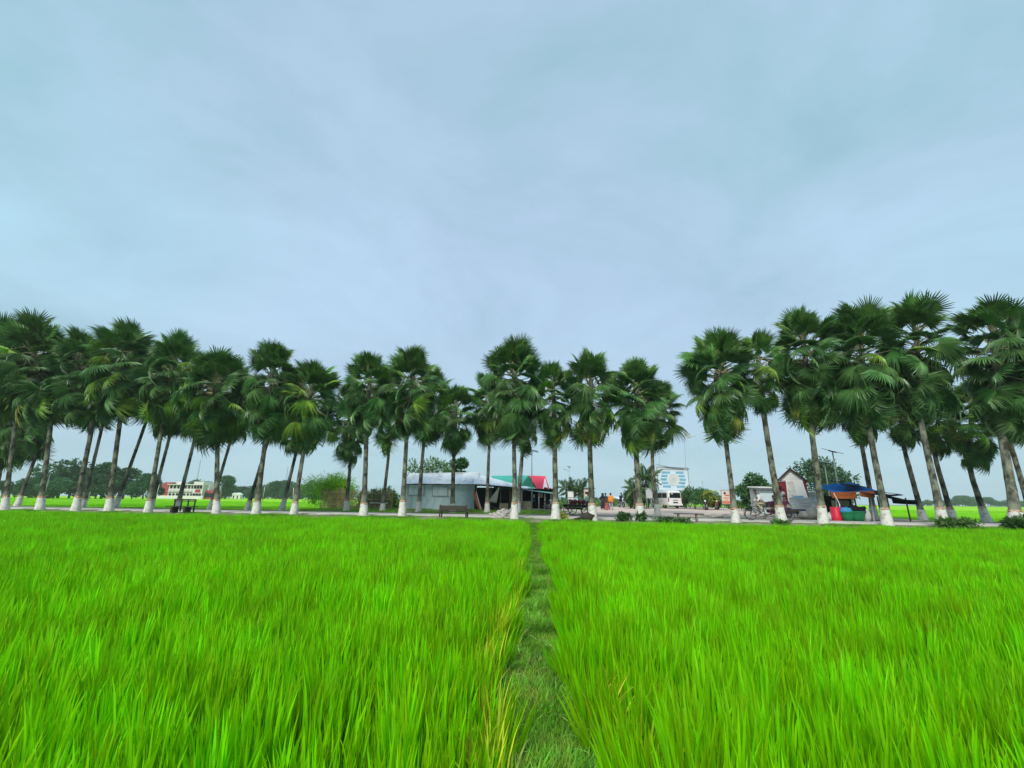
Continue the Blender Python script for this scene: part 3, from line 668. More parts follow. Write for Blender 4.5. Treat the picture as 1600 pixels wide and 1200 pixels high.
PALMS = [
 (0, 7, 27, 628, 12, 492, 660, 62, F_ + 'with whitewashed foot, first trunk at the open-field end of the avenue', 1),
 (0, 62, 81, 637, 66, 486, 668, 62, F_ + 'with tall bushy crown, a thin white pole leaning beside its trunk', 1),
 (0, 118, 147, 658, 128, 507, 668, 50, F_ + 'with dark lower trunk, its foot touching a parallel trunk behind', 1),
 (0, 170, 192, 637, 207, 497, 658, 60, F_ + 'whose white foot crosses a strongly leaning thinner palm', 1),
 (0, 231, 255, 658, 283, 517, 672, 54, F_ + 'on the open-field side of the dark slatted bench, crown leaning over it', 1),
 (0, 338, 340, 678, 347, 540, 695, 62, F_ + 'on the bamboo side of the dark slatted bench, straight with drooping crown', 1.1),
 (0, 400, 422, 650, 431, 527, 690, 50, F_ + 'with pale greenish trunk crossing a darker leaning trunk', 1),
 (0, 459, 480, 684, 492, 557, 700, 55, F_ + 'just before the bright bamboo clump, flower stalks hanging in its crown', 1),
 (0, 568, 572, 665, 583, 548, 685, 50, F_ + 'standing in front of the woven stick fence', 1),
 (0, 628, 635, 665, 649, 540, 684, 54, F_ + 'at the corner of the grey tin shed, tan trunk', 1),
 (0, 804, 801, 670, 803, 525, 690, 58, F_ + 'rising beside the rubble heap, open tall crown with long pale petioles', .95),
 (0, 868, 865, 695, 864, 560, 702, 43, F_ + 'with gappy narrow crown at the end of the shop awning', .75),
 (0, 926, 922, 692, 922, 544, 698, 55, F_ + 'with full crown beside the black stump', .95),
 (0, 1001, 995, 698, 992, 555, 708, 53, F_ + 'with small leafy weeds round its foot, in front of drooping coconut palms', 1),
 (0, 1150, 1133, 672, 1115, 517, 688, 63, F_ + 'with round full crown beside the small plank bench', 1.05),
 (0, 1222, 1195, 647, 1180, 515, 650, 46, F_ + 'with sparse ragged crown, foot hiding the rear wheel of the cargo tricycle', .7),
 (0, 1287, 1264, 650, 1248, 473, 668, 66, F_ + 'between the brick gateway and the red drum, mossy green trunk', 1.05, 1.1),
 (0, 1387, 1355, 647, 1332, 470, 674, 68, F_ + 'right in front of the blue tarpaulin stall, paint peeling at its foot', 1.05, 1.05),
 (0, 1475, 1435, 633, 1422, 457, 660, 68, F_ + 'with scarred patchy trunk and weeds at its white foot, past both stalls', 1.05, 1.05),
 (0, 1590, 1560, 660, 1533, 460, 684, 70, F_ + 'with thick pale trunk rising from a leafy bush', 1.05, 1.3),
 (0, 1652, 1625, 660, 1604, 482, 680, 64, F_ + 'only partly in view beyond the thick pale palm', 1, 1.1),
 (1, -10, 8, 710, 18, 600, 742, 45, B_ + 'at the open-field end, low dark crown under its taller neighbour', 1),
 (1, 27, 60, 700, 50, 560, 725, 50, B_ + 'with broad white foot, leaning hard behind the palm with the white pole', 1),
 (1, 129, 162, 655, 160, 530, 665, 50, B_ + 'close behind a dark front trunk, leaning parallel to it', 1),
 (1, 180, 232, 646, 237, 540, 660, 48, B_ + 'with the strongest lean of all, long thin bare trunk', 1),
 (1, 235, 268, 667, 270, 560, 685, 42, B_ + 'close behind the trunk on the open-field side of the slatted bench', 1),
 (1, 277, 308, 675, 317, 560, 688, 42, B_ + 'rising directly behind the dark slatted bench', 1),
 (1, 328, 361, 684, 374, 570, 698, 46, B_ + 'crossing behind the straight palm with the drooping crown', 1),
 (1, 386, 425, 670, 450, 575, 692, 44, B_ + 'with dark trunk crossing behind the pale greenish trunk', 1),
 (1, 440, 466, 692, 470, 600, 714, 36, B_ + 'with small dark crown, neighbour of the palm before the bamboo clump', 1),
 (1, 541, 549, 719, 549, 598, 725, 40, 'short ' + B_ + 'with low ragged crown in front of the bright bamboo', 1),
 (1, 597, 608, 703, 612, 570, 708, 40, 'slim ' + B_ + 'with thin low crown before the stick fence end', .7),
 (1, 654, 664, 681, 680, 570, 693, 46, B_ + 'against the tin wall of the grey shed', 1),
 (2, 707, 711, 697, 715, 596, 712, 39, 'short ' + B_ + 'with small yellowish top, behind the rough plank bench', 1),
 (1, 761, 766, 689, 768, 575, 696, 46, B_ + 'in front of the open stall with the cream sheet', 1),
 (1, 808, 817, 703, 822, 590, 713, 36, B_ + 'tucked behind the tall palm by the rubble heap', .9),
 (1, 1028, 1019, 703, 1030, 588, 706, 46, B_ + 'beside the white van, crown joined to its neighbour', .95),
 (1, 1291, 1267, 690, 1279, 560, 670, 46, B_ + 'hidden behind the mossy green trunk', .9),
 (1, 1367, 1343, 678, 1330, 560, 692, 48, B_ + 'growing up beside the blue tarpaulin stall roof', 1),
 (1, 1443, 1408, 687, 1393, 540, 704, 54, B_ + 'with kinked dark trunk beside the black tarpaulin shelter', 1),
 (1, 1490, 1458, 700, 1462, 600, 716, 34, 'small ' + B_ + 'almost hidden behind the scarred patchy trunk', .9),
 (1, 1542, 1510, 727, 1506, 590, 737, 44, 'short ' + B_ + 'with round hanging dark crown over the open rice', 1.1),
 (1, 1615, 1573, 680, 1566, 560, 694, 46, B_ + 'with thin dark trunk behind the thick pale palm', 1),
]
for a in PALMS: palm(*a)

# ------------------------------------------------------------------ people
def person(name, label, loc, rz, J, top, bottom, hair=HAIR, sleeve=True, skirt=False, robe=None, scarf=None, group=None):
    """J: joints (head, neck, chest, pelvis, elbow/hand/knee/foot pairs). One continuous skinned body; clothes are its children."""
    root = None
    def skin(nm, verts, edges, rad, mat, parent, sub=1):
        me = bpy.data.meshes.new(nm); me.from_pydata(verts, edges, []); me.materials.append(mat)
        o = bpy.data.objects.new(nm, me); C.objects.link(o)
        sk = o.modifiers.new('skin', 'SKIN'); sk.use_smooth_shade = True
        if not me.skin_vertices: 
            bm = bmesh.new(); bm.from_mesh(me); bm.verts.layers.skin.verify(); bm.to_mesh(me); bm.free()
        for i, r_ in enumerate(rad): me.skin_vertices[0].data[i].radius = (r_, r_); me.skin_vertices[0].data[i].use_root = (i == 0)
        sb = o.modifiers.new('sub', 'SUBSURF'); sb.levels = sub; sb.render_levels = sub
        dg = bpy.context.evaluated_depsgraph_get(); ev = bpy.data.meshes.new_from_object(o.evaluated_get(dg))
        o.modifiers.clear(); o.data = ev; ev.name = nm
        if not ev.materials: ev.materials.append(mat)
        if parent: o.parent = parent
        return o
    g = lambda k: Vector(J[k])
    V = [g('pelvis'), g('chest'), g('neck'), g('head'), g('head') + Vector((0, 0, .10))]; E = [(0, 1), (1, 2), (2, 3), (3, 4)]; Rr = [.125, .14, .055, .095, .075]
    for s in ('l', 'r'):
        sg = -1 if s == 'l' else 1; i = len(V)
        sh = g('neck') * .75 + g('chest') * .25 + Vector((sg * .17, 0, -.03)); hp = g('pelvis') + Vector((sg * .09, 0, -.05))
        V += [sh, g('elbow_' + s), g('hand_' + s), hp, g('knee_' + s), g('foot_' + s), g('foot_' + s) + Vector((0, -.13, -.02))]
        E += [(1, i), (i, i + 1), (i + 1, i + 2), (0, i + 3), (i + 3, i + 4), (i + 4, i + 5), (i + 5, i + 6)]; Rr += [.06, .045, .032, .085, .058, .042, .035]
    body = skin(name, [tuple(v) for v in V], E, Rr, SKIN, None)
    # face and fingers join the body mesh
    bm = bmesh.new(); bm.from_mesh(body.data); mb = MB(); h = g('head') + Vector((0, 0, .04))
    mb.cyl(h + Vector((0, -.085, .02)), h + Vector((0, -.118, -.02)), .010, .018, 5)
    for sg in (-1, 1): mb.box(h + Vector((sg * .092, .01, 0)), (.015, .04, .06))
    for s in ('l', 'r'):
        hd = g('hand_' + s); d = (hd - g('elbow_' + s)).normalized(); x = d.cross(Vector((0, 0, 1))); x = x.normalized() if x.length > .1 else Vector((1, 0, 0))
        for k in range(4):
            o_ = hd + x * (-.026 + .0175 * k) + d * .03; ln = [.075, .085, .08, .062][k]
            mb.tube([o_, o_ + d * ln * .6, o_ + d * ln + Vector((0, 0, -.02))], [.010, .009, .006], n=5)
        mb.tube([hd + x * .03, hd + x * .06 + d * .035], [.011, .008], n=5)
    tm = mb.mesh('t', SKIN); bm.from_mesh(tm); bm.to_mesh(body.data); bm.free()
    body.location = loc; body.rotation_euler = (0, 0, rz); tag(body, label, 'person', group)
    up = lambda a, b, f: g(a) * (1 - f) + g(b) * f
    # upper garment
    V = [g('pelvis') + Vector((0, 0, -.02)), g('chest'), up('chest', 'neck', .72)]; E = [(0, 1), (1, 2)]; Rr = [.155, .168, .10]
    for s in ('l', 'r'):
        sg = -1 if s == 'l' else 1; i = len(V); sh = g('neck') * .75 + g('chest') * .25 + Vector((sg * .17, 0, -.03))
        e = g('elbow_' + s); hnd = g('hand_' + s)
        V += [sh, sh * .15 + e * .85] + ([e * .25 + hnd * .75] if sleeve == 'long' else []); E += [(1, i), (i, i + 1)] + ([(i + 1, i + 2)] if sleeve == 'long' else []); Rr += [.088, .07] + ([.055] if sleeve == 'long' else [])
    skin('shirt' if not robe else 'robe_top', [tuple(v) for v in V], E, Rr, top, body)
    if skirt or robe:
        p = g('pelvis'); f = (g('foot_l') + g('foot_r')) / 2; m_ = MB(); prof = []
        n = 14; vs = []; fs = []; rows = 6
        for i in range(rows + 1):
            k = i / rows; c_ = p.lerp(f + Vector((0, 0, .04)), k) + Vector((0, 0, .06 * (1 - k)))
            for j in range(n):
                a = TAU * j / n; q = (.165 + .10 * k) * (1 + .10 * k * math.sin(a * 5)); vs.append(c_ + Vector((q * math.cos(a), q * math.sin(a) * .85, 0)))
        for i in range(rows):
            for j in range(n): fs.append((i * n + j, i * n + (j + 1) % n, (i + 1) * n + (j + 1) % n, (i + 1) * n + j))
        part(m_.add(vs, fs), 'robe_skirt' if robe else 'skirt', bottom, body, True)
    else:
        V = [g('pelvis') + Vector((0, 0, .02))]; E = []; Rr = [.15]
        for s in ('l', 'r'):
            sg = -1 if s == 'l' else 1; i = len(V); V += [g('pelvis') + Vector((sg * .09, 0, -.06)), g('knee_' + s), g('foot_' + s) * .88 + g('knee_' + s) * .12]; E += [(0, i), (i, i + 1), (i + 1, i + 2)]; Rr += [.105, .08, .062]
        skin('trousers', [tuple(v) for v in V], E, Rr, bottom, body)
    hh = MB(); n = 12
    if scarf:
        hh.lathe([(.20, -.26), (.16, -.16), (.125, -.04), (.128, .05), (.10, .13), (.04, .165)], n, g('head') + Vector((0, .012, .03)), 1, .95)
        part(hh, 'head_scarf', scarf, body, True)
    else:
        vs = []; fs = []
        for i in range(5):
            ph = math.pi * .58 * i / 4
            for k in range(n):
                a = TAU * k / n; lim = ph * (1 if math.sin(a) > -.3 else .62)
                vs.append(h + Vector((.112 * math.sin(lim) * math.cos(a), .118 * math.sin(lim) * math.sin(a) + .012, .045 + .098 * math.cos(lim))))
        for i in range(4):
            for k in range(n): fs.append((i * n + k, i * n + (k + 1) % n, (i + 1) * n + (k + 1) % n, (i + 1) * n + k))
        part(hh.add(vs, fs), 'hair', hair, body, True)
    return body
def standing(h=1.65, stride=.10, arm=.10):
    k = h / 1.7
    J = dict(head=(0, -.02, 1.52), neck=(0, 0, 1.40), chest=(0, 0, 1.20), pelvis=(0, 0, .93),
             elbow_l=(-.25, .05, 1.10), elbow_r=(.25, .05, 1.10), hand_l=(-.27, -arm, .84), hand_r=(.27, -arm - .05, .86),
             knee_l=(-.10, -stride * .6, .49), knee_r=(.10, stride * .3, .49), foot_l=(-.11, -stride, .07), foot_r=(.11, stride, .07))
    return {a: tuple(Vector(b) * k) for a, b in J.items()}
def seated(lean=.12, hands=(.33, .62), knee=.36, seat=0.0, drop=.40):
    """pelvis at the origin, facing -Y"""
    return dict(head=(0, -lean * 1.7 - .03, .66), neck=(0, -lean * 1.3, .53), chest=(0, -lean * .7, .30), pelvis=(0, 0, .06),
                elbow_l=(-.27, -lean - .14, .28), elbow_r=(.27, -lean - .14, .28), hand_l=(-.23, -hands[0], hands[1] - .32), hand_r=(.23, -hands[0], hands[1] - .32),
                knee_l=(-.13, -knee, .02), knee_r=(.13, -knee, .06), foot_l=(-.12, -knee + .04, -drop), foot_r=(.12, -knee + .02, -drop + .06))

# ------------------------------------------------------------------ wheels
def spoked(parent, c, r, name='wheel', n=16, tyre=.022, axis='Y'):
    w_ = part(MB().ring((0, 0, 0), r - tyre, tyre, axis, 22, 5), name, BLACK, parent, True); w_.location = c
    m_ = MB().ring((0, 0, 0), r - tyre * 2.3, .012, axis, 20, 4)
    part(m_, 'rim', STEEL, w_)
    m_ = MB()
    for i in range(n):
        a = TAU * i / n; p = (math.cos(a) * (r - tyre * 2.2), 0, math.sin(a) * (r - tyre * 2.2)) if axis == 'Y' else (0, math.cos(a) * (r - tyre * 2.2), math.sin(a) * (r - tyre * 2.2))
        m_.cyl((0, (-.02, .02)[i % 2], 0) if axis == 'Y' else ((-.02, .02)[i % 2], 0, 0), p, .004, n=3, cap=False)
    sp = part(m_, 'spokes', STEEL, w_); sp['kind'] = 'stuff'
    part(MB().cyl((0, -.05, 0), (0, .05, 0), .03, n=8) if axis == 'Y' else MB().cyl((-.05, 0, 0), (.05, 0, 0), .03, n=8), 'hub', STEEL, w_)
    return w_

# ------------------------------------------------------------------ benches
def slat_bench(loc, rz, label):
    t = thing('bench', label, 'bench', loc, rz, 'benches along the road')
    Lb = 1.75
    for z in (.40,):
        for k in range(4): part(MB().box((.0 + .12 * (k % 2) * 0, -.20 + .13 * k, .40), (Lb + .35, .11, .05)), 'seat_plank', WOODD, t)
    for z in (.86, .76): part(MB().box((-.1, .30, z), (Lb, .05, .085 if z > .8 else .05)), 'backrest_rail', WOODD, t)
    for k in range(4): part(MB().box((-.1 - Lb / 2 + .08 + k * (Lb - .16) / 3, .31, .46), (.08, .06, .80)), 'post', WOODD, t)
    for x in (-.55, .45): part(MB().box((x, .02, .18), (.16, .50, .36)), 'leg', WOODD, t)
    return t
b_ = rowpos(282, -.55)
slat_bench(b_, R(-9), 'dark slatted wooden bench with open back standing on the road edge')
def board_bench(loc, rz, label):
    t = thing('bench', label, 'bench', loc, rz, 'benches along the road')
    part(MB().box((0, -.12, .62), (1.75, .05, .30), rx=R(-8)), 'backrest', WOODD, t)
    for x in (-.92, .92):
        part(MB().box((x, -.1, .42), (.09, .07, .78), rx=R(-5)), 'rear_post', WOODD, t); part(MB().box((x, .33, .20), (.08, .07, .42)), 'leg', WOODD, t)
    for y in (.02, .17, .32): part(MB().box((0, y, .40), (1.95, .13, .045)), 'seat_plank', WOOD, t)
    part(MB().box((0, -.08, .40), (1.8, .05, .09)), 'rail', WOODD, t)
    return t
board_bench(rowpos(708, -.35), R(-9), 'rough dark bench seen from behind, in front of the grey tin shed').scale = (.92, .92, .92)
t = thing('bench', 'small plain plank bench without back at the field edge below the white van', 'bench', rowpos(1077, -.4), R(-9), 'benches along the road')
part(MB().box((0, 0, .43), (1.62, .28, .05)), 'seat_plank', WOODD, t)
for x in (-.58, .42): part(MB().box((x, 0, .20), (.10, .22, .42)), 'leg', WOOD, t)

# ------------------------------------------------------------------ corrugated sheets
def corr(w, h, n=7, a=.016):
    """corrugated sheet in the XZ plane, origin at lower left"""
    vs = []; fs = []; k = n * 4
    for i in range(k + 1):
        x = w * i / k; y = a * math.sin(TAU * i / 4)
        vs += [(x, y, 0), (x, y, h)]
    for i in range(k): fs.append((2 * i, 2 * i + 2, 2 * i + 3, 2 * i + 1))
    return MB().add(vs, fs)
def corr_quad(p0, p1, p2, p3, n=6, a=.02, lift=0):
    """corrugated sheet between bottom edge p0-p1 and top edge p3-p2"""
    p0, p1, p2, p3 = map(Vector, (p0, p1, p2, p3)); nn = (p1 - p0).cross(p3 - p0).normalized(); vs = []; fs = []; k = n * 4
    for i in range(k + 1):
        f = i / k; q = nn * (a * math.sin(TAU * i / 4) + lift); vs += [p0.lerp(p1, f) + q, p3.lerp(p2, f) + q]
    for i in range(k): fs.append((2 * i, 2 * i + 2, 2 * i + 3, 2 * i + 1))
    return MB().add(vs, fs)

# grey tin shed
g0 = atY(632, 44.0); g1 = atY(740, 44.0); W_ = g1.x - g0.x; zb = g0.z
shed = thing('tin_shed', 'long closed shed of grey corrugated tin with pale tin roof', 'shed', (g0.x, 44.0, zb), 0)
HW = 2.38
nsh = 9; sw = W_ / nsh; shm = corr(sw + .03, HW + .06, 7).mesh('tin_sheet', TIN)
for i in range(nsh):
    o = obj('tin_sheet', shm, shed); o.location = (i * sw, (-.006 if i % 2 else 0), -.06 + rnd.uniform(-.03, .03)); o.rotation_euler = (0, R(rnd.uniform(-.5, .5)), 0)
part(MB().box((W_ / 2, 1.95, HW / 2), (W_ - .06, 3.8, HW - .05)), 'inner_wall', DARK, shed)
for x, wd, z0_, hh in ((.25, 1.5, 1.35, .95), (2.55, 1.45, 1.30, .9)):
    s_ = part(corr(wd, hh, 10, .012), 'shutter', TIN, shed); s_.location = (x, -.07, z0_)
    f_ = MB()
    for q in ((wd / 2, 0, wd, .05), (wd / 2, hh, wd, .05)): f_.box((q[0], -.02, q[1]), (q[2] + .06, .03, q[3]))
    for x_ in (0, wd): f_.box((x_, -.022, hh / 2), (.05, .03, hh - .06))
    part(f_, 'frame', GREYP, s_)
part(MB().box((4.3, -.04, 1.55), (.42, .02, .5)), 'notice', WHITE, shed)
part(MB().box((W_ / 2, -.05, HW - .02), (W_ + .1, .08, .06)), 'eave_beam', WOODD, shed)
nr_ = 9; rw = (W_ + .5) / nr_
for i in range(nr_):
    x0_ = -.25 + i * rw; rz_ = HW + 1.02 + .02 * i
    o = part(corr_quad((x0_, -.5, HW + .02 + rnd.uniform(-.02, .02)), (x0_ + rw + .05, -.5, HW + .02), (x0_ + rw + .05, 2.05, rz_ + .02), (x0_, 2.05, rz_), 6, .018, .004 * (i % 2)), 'roof_sheet', TINROOF, shed)
    o = part(corr_quad((x0_ + rw + .05, 4.6, HW), (x0_, 4.6, HW), (x0_, 2.05, rz_), (x0_ + rw + .05, 2.05, rz_ + .02), 4, .018, .004 * (i % 2)), 'roof_sheet', TINROOF, shed)
part(MB().tube([(-.3, 2.05, HW + 1.05), (W_ + .3, 2.05, HW + 1.24)], .06, n=6), 'ridge_cap', TINROOF, shed)

# open stall with sagging tin roof, next to the shed
s0 = atY(741, 43.6); s1_ = atY(815, 44.6); W2 = s1_.x - s0.x
stall = thing('open_stall', 'open fronted stall with sagging white tin roof and dark inside', 'stall', (s0.x, 43.6, s0.z), R(6))
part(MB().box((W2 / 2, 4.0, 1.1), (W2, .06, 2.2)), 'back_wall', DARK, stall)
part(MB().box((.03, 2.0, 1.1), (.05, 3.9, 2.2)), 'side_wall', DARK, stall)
for i, x in enumerate((.12, 1.55, 2.45, 3.35, W2 - .1)): part(MB().cyl((x, .05, 0), (x + rnd.uniform(-.05, .05), .05, 2.25 - .06 * i), .05, .045, 7), 'post', WOOD, stall, True)
part(MB().tube([(-.05, 0, 2.33), (W2 * .35, 0, 2.26), (W2, 0, 2.02)], .045, n=6), 'eave_beam', WOODD, stall)
nq = 6; 
for i in range(nq):
    fa, fb = i / nq, (i + 1) / nq + .01
    ez = lambda f: 2.40 - .30 * f ** 1.3; tz = lambda f: 3.50 - 1.05 * f ** 1.1
    part(corr_quad((-.15 + W2 * 1.05 * fa, -.6, ez(fa)), (-.15 + W2 * 1.05 * fb, -.6, ez(fb)), (-.15 + W2 * 1.05 * fb, 2.6, tz(fb)), (-.15 + W2 * 1.05 * fa, 2.6, tz(fa)), 6, .02, .005 * (i % 2)), 'roof_sheet', TINROOF, stall)
    part(corr_quad((-.15 + W2 * 1.05 * fb, 4.5, ez(fb)), (-.15 + W2 * 1.05 * fa, 4.5, ez(fa)), (-.15 + W2 * 1.05 * fa, 2.6, tz(fa)), (-.15 + W2 * 1.05 * fb, 2.6, tz(fb)), 4, .02, .005 * (i % 2)), 'roof_sheet', TINROOF, stall)
part(MB().box((W2 / 2, 2.4, .03), (W2, 3.4, .05)), 'floor_slab', DIRT, stall)
cs = s0.z
def cloth(name, q, mat, label, cat, nx=8, ny=8, sag=.12, seed=1, loc=(0, 0, 0), rz=0, thick=.012):
    q = [Vector(p) for p in q]; vs = []; fs = []; nn = (q[1] - q[0]).cross(q[3] - q[0]).normalized()
    for j in range(ny + 1):
        for i in range(nx + 1):
            u, v = i / nx, j / ny; p = q[0].lerp(q[1], u).lerp(q[3].lerp(q[2], u), v)
            p = p - Vector((0, 0, 1)) * sag * math.sin(math.pi * u) * (.3 + .7 * math.sin(math.pi * v)) + nn * .35 * sag * noise.noise(Vector((u * 4 + seed, v * 4, seed)))
            vs.append(p)
    for j in range(ny):
        for i in range(nx): a = j * (nx + 1) + i; fs.append((a, a + 1, a + nx + 2, a + nx + 1))
    me = MB().add(vs, fs).mesh(name, mat, True); o = obj(name, me); o.location = loc; o.rotation_euler = (0, 0, rz)
    sm = o.modifiers.new('thick', 'SOLIDIFY'); sm.thickness = thick
    return tag(o, label, cat) if cat else o
def pv(u, v, Y): return P(u, v, Y)
cloth('hanging_sheet', [pv(763, 783, 43.2), pv(776, 786, 43.1), pv(780.5, 760, 43.2), pv(779, 762, 43.2)], CLOTHW, 'cream sheet hung slantwise across the open stall front', 'sheet', sag=.1, seed=3)
cloth('coral_umbrella_cloth', [pv(739, 770, 42.4), pv(748, 797, 42.2), pv(755, 797, 42.0), pv(741, 766, 42.3)], CORAL, 'drooping coral and pale cloth leaning by the shed corner', 'cloth', sag=.25, seed=6)
part(MB().cyl(pv(753, 802, 42), pv(744, 768, 42.1), .05, .035, 7), 'leaning_board', WHITE); tag(bpy.data.objects['leaning_board'], 'pale pole leaning on the coral cloth at the stall', 'pole')
t = thing('wooden_crate', 'slatted wooden crate standing under the open stall roof', 'crate', atY(787, 42.6) + Vector((0, 0, .03)), R(5))
for i in range(5): part(MB().box((-.32 + i * .16, -.25, .33), (.12, .02, .62)), 'slat', CRATE, t)
for y in (-.22, .22): 
    for x in (-.36, .36): part(MB().box((x, y, .33), (.05, .05, .66)), 'corner_post', CRATE, t)
part(MB().box((0, 0, .635), (.76, .5, .03)), 'lid', CRATE, t); part(MB().box((0, .0, .2), (.6, .38, .3)), 'load', DARK, t)
for k, (u, v0, u2, v2) in enumerate(((762, 791, 790, 799), (765, 800, 780, 793))):
    o = part(MB().tube([pv(u, v0, 41.8 - k * .3), pv((u + u2) / 2, (v0 + v2) / 2 - 1, 41.7 - k * .3), pv(u2, v2, 41.5 - k * .3)], [.05, .06, .045], n=6), 'dry_branch', WOODD, None, True)
    tag(o, ('long' if k == 0 else 'shorter') + ' dark dry branch thrown before the open stall', 'branch', 'branches before the stall')
# rubble heap: chunks as things one can count are too small; one heap
mb = MB()
for i in range(170):
    a = rnd.random(); c_ = rowpos(766 + 40 * rnd.random() ** .7, .9 + rnd.uniform(-.4, 2.2)); k = max(0, 1 - abs((c_ - rowpos(796, 2.0)).length) / 1.6)
    c_.z += -.03 + .62 * k * rnd.random(); mb.blob(c_, rnd.uniform(.06, .17), i, 6, 4, .35, (1.2, 1, .8))
o = part(mb, 'rubble', STONE); o['kind'] = 'stuff'; o['label'] = 'low heap of pale rubble by the tall central palm'; o['category'] = 'rubble'

# shop with teal roof, green gable and red porch roof
sp = atY(766, 46.5); shop = thing('roadside_shop', 'open roadside shop with teal roof, dark green gable and red porch roof', 'shop', (0, 0, 0))
def Q(*a): return [P(u, v, Y) for u, v, Y in a]
YF, YB = 46.2, 50.5
gzs = atY(840, 46).z
ridge0, ridge1 = P(768, 743.5, 48.6), P(826, 743, 48.2)
ev0, ev1 = P(772, 765, 45.6), P(811, 764, 45.4)
for i in range(6):
    f0, f1 = i / 6, (i + 1) / 6
    part(corr_quad(ev0.lerp(ev1, f0), ev0.lerp(ev1, f1), ridge0.lerp(ridge1, f1), ridge0.lerp(ridge1, f0), 5, .018, .004 * (i % 2)), 'roof_sheet', TEAL, shop)
bk0, bk1 = ev0 + Vector((0, 6, 0)), ev1 + Vector((0, 6, 0))
for i in range(3): part(corr_quad(bk1.lerp(bk0, i / 3), bk1.lerp(bk0, (i + 1) / 3), ridge1.lerp(ridge0, (i + 1) / 3), ridge1.lerp(ridge0, i / 3), 8, .018), 'roof_sheet', TEAL, shop)
ap = P(825.5, 743, 47.6); gl = P(811, 764, 45.35); gr = P(839, 764, 46.0)
part(MB().slab([gl, gr, ap, ap.lerp(gl, .02)], .05), 'green_gable', DGREEN, shop)
# red porch roof: ridge runs across, gable end towards the yard
ra, rb = P(826.5, 743, 47.4), P(852, 744, 46.9); ea, eb = P(839, 763.5, 45.0), P(859.5, 765.5, 44.6)
for i in range(4):
    f0, f1 = i / 4, (i + 1) / 4
    part(corr_quad(ea.lerp(eb, f0), ea.lerp(eb, f1), ra.lerp(rb, f1), ra.lerp(rb, f0), 4, .016, .004 * (i % 2)), 'roof_sheet', PINK, shop, label='red roof sheet')
er = eb + Vector((.2, 4.6, 0)); el_ = ea + Vector((.2, 4.6, 0))
part(MB().slab([er, el_, ra, rb], .05), 'roof_slope', PINK, shop, label='rear slope of the red roof')
wq = [P(848, 763.5, 44.62), P(857, 764.6, 44.5), P(851.6, 747.5, 45.9), P(851.0, 747.5, 45.9)]
part(MB().slab(wq, .04), 'gable_board', WHITE, shop, label='white gable board')
part(MB().slab([P(849.5, 761.2, 44.5), P(856, 761.8, 44.42), P(856, 764.2, 44.42), P(849.5, 763.6, 44.5)], .03), 'fascia', MAROON, shop)
# long awning in front
a0, a1, a2, a3 = P(806, 763.5, 44.2), P(864, 771.5, 43.4), P(862, 766, 45.8), P(806, 756.5, 46.4)
for i in range(6):
    f0, f1 = i / 6, (i + 1) / 6
    part(corr_quad(a0.lerp(a1, f0), a0.lerp(a1, f1), a3.lerp(a2, f1), a3.lerp(a2, f0), 4, .016, .004 * (i % 2)), 'awning_sheet', TINROOF if i < 2 else M('pale_teal_tin', (.30, .56, .50), rough=.5, var=.1, scale=1) if i == 2 else bpy.data.materials['pale_teal_tin'], shop)
zt = (a0.z + a1.z) / 2 - .08
for u in (815, 842, 851.5, 861): 
    p = atY(u, 44.1); f = (u - 806) / 58; z_ = a0.z + (a1.z - a0.z) * f - .05
    part(MB().cyl((p.x, 44.1, p.z), (p.x, 44.1, z_), .05, .05, 7), 'post', PLASTER, shop, True)
xl, xr = atY(806, 47.6).x, atY(863, 47.6).x
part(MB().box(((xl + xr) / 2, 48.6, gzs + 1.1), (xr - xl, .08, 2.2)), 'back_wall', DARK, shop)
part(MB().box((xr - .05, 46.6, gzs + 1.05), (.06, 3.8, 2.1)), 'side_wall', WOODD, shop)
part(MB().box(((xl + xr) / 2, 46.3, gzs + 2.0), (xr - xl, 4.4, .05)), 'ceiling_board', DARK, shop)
part(MB().box(((xl + xr) / 2, 46.2, gzs + .06), (xr - xl, 4.4, .14)), 'floor_slab', PLASTER, shop)
t = thing('shop_cabinet', 'pale boxed counter under the shop awning', 'counter', atY(823, 44.8) + Vector((0, 0, .1)))
part(MB().box((0, 0, .36), (.85, .5, .72)), 'body', CRATE, t); part(MB().box((0, 0, .74), (.92, .56, .05)), 'top', GREYP, t)
for x in (-.21, .21): part(MB().box((x, -.26, .36), (.36, .02, .6)), 'door', CRATE, t)
for k, (u, z_, mt, lb) in enumerate(((834.5, 1.35, WHITE, 'white packet hanging in the shop'), (834.5, .95, BLUEB, 'blue packet hanging in the shop'), (845, 1.45, CLOTHW, 'cream sheet hanging at the shop back'))):
    p = atY(u, 46.6); o = part(MB().box((p.x, 46.6, p.z + z_), (.22 + .3 * (k == 2), .1, .32 + .2 * (k == 2)), taper=.8), 'hanging_packet', mt); tag(o, lb, 'packet', 'goods hanging in the shop')

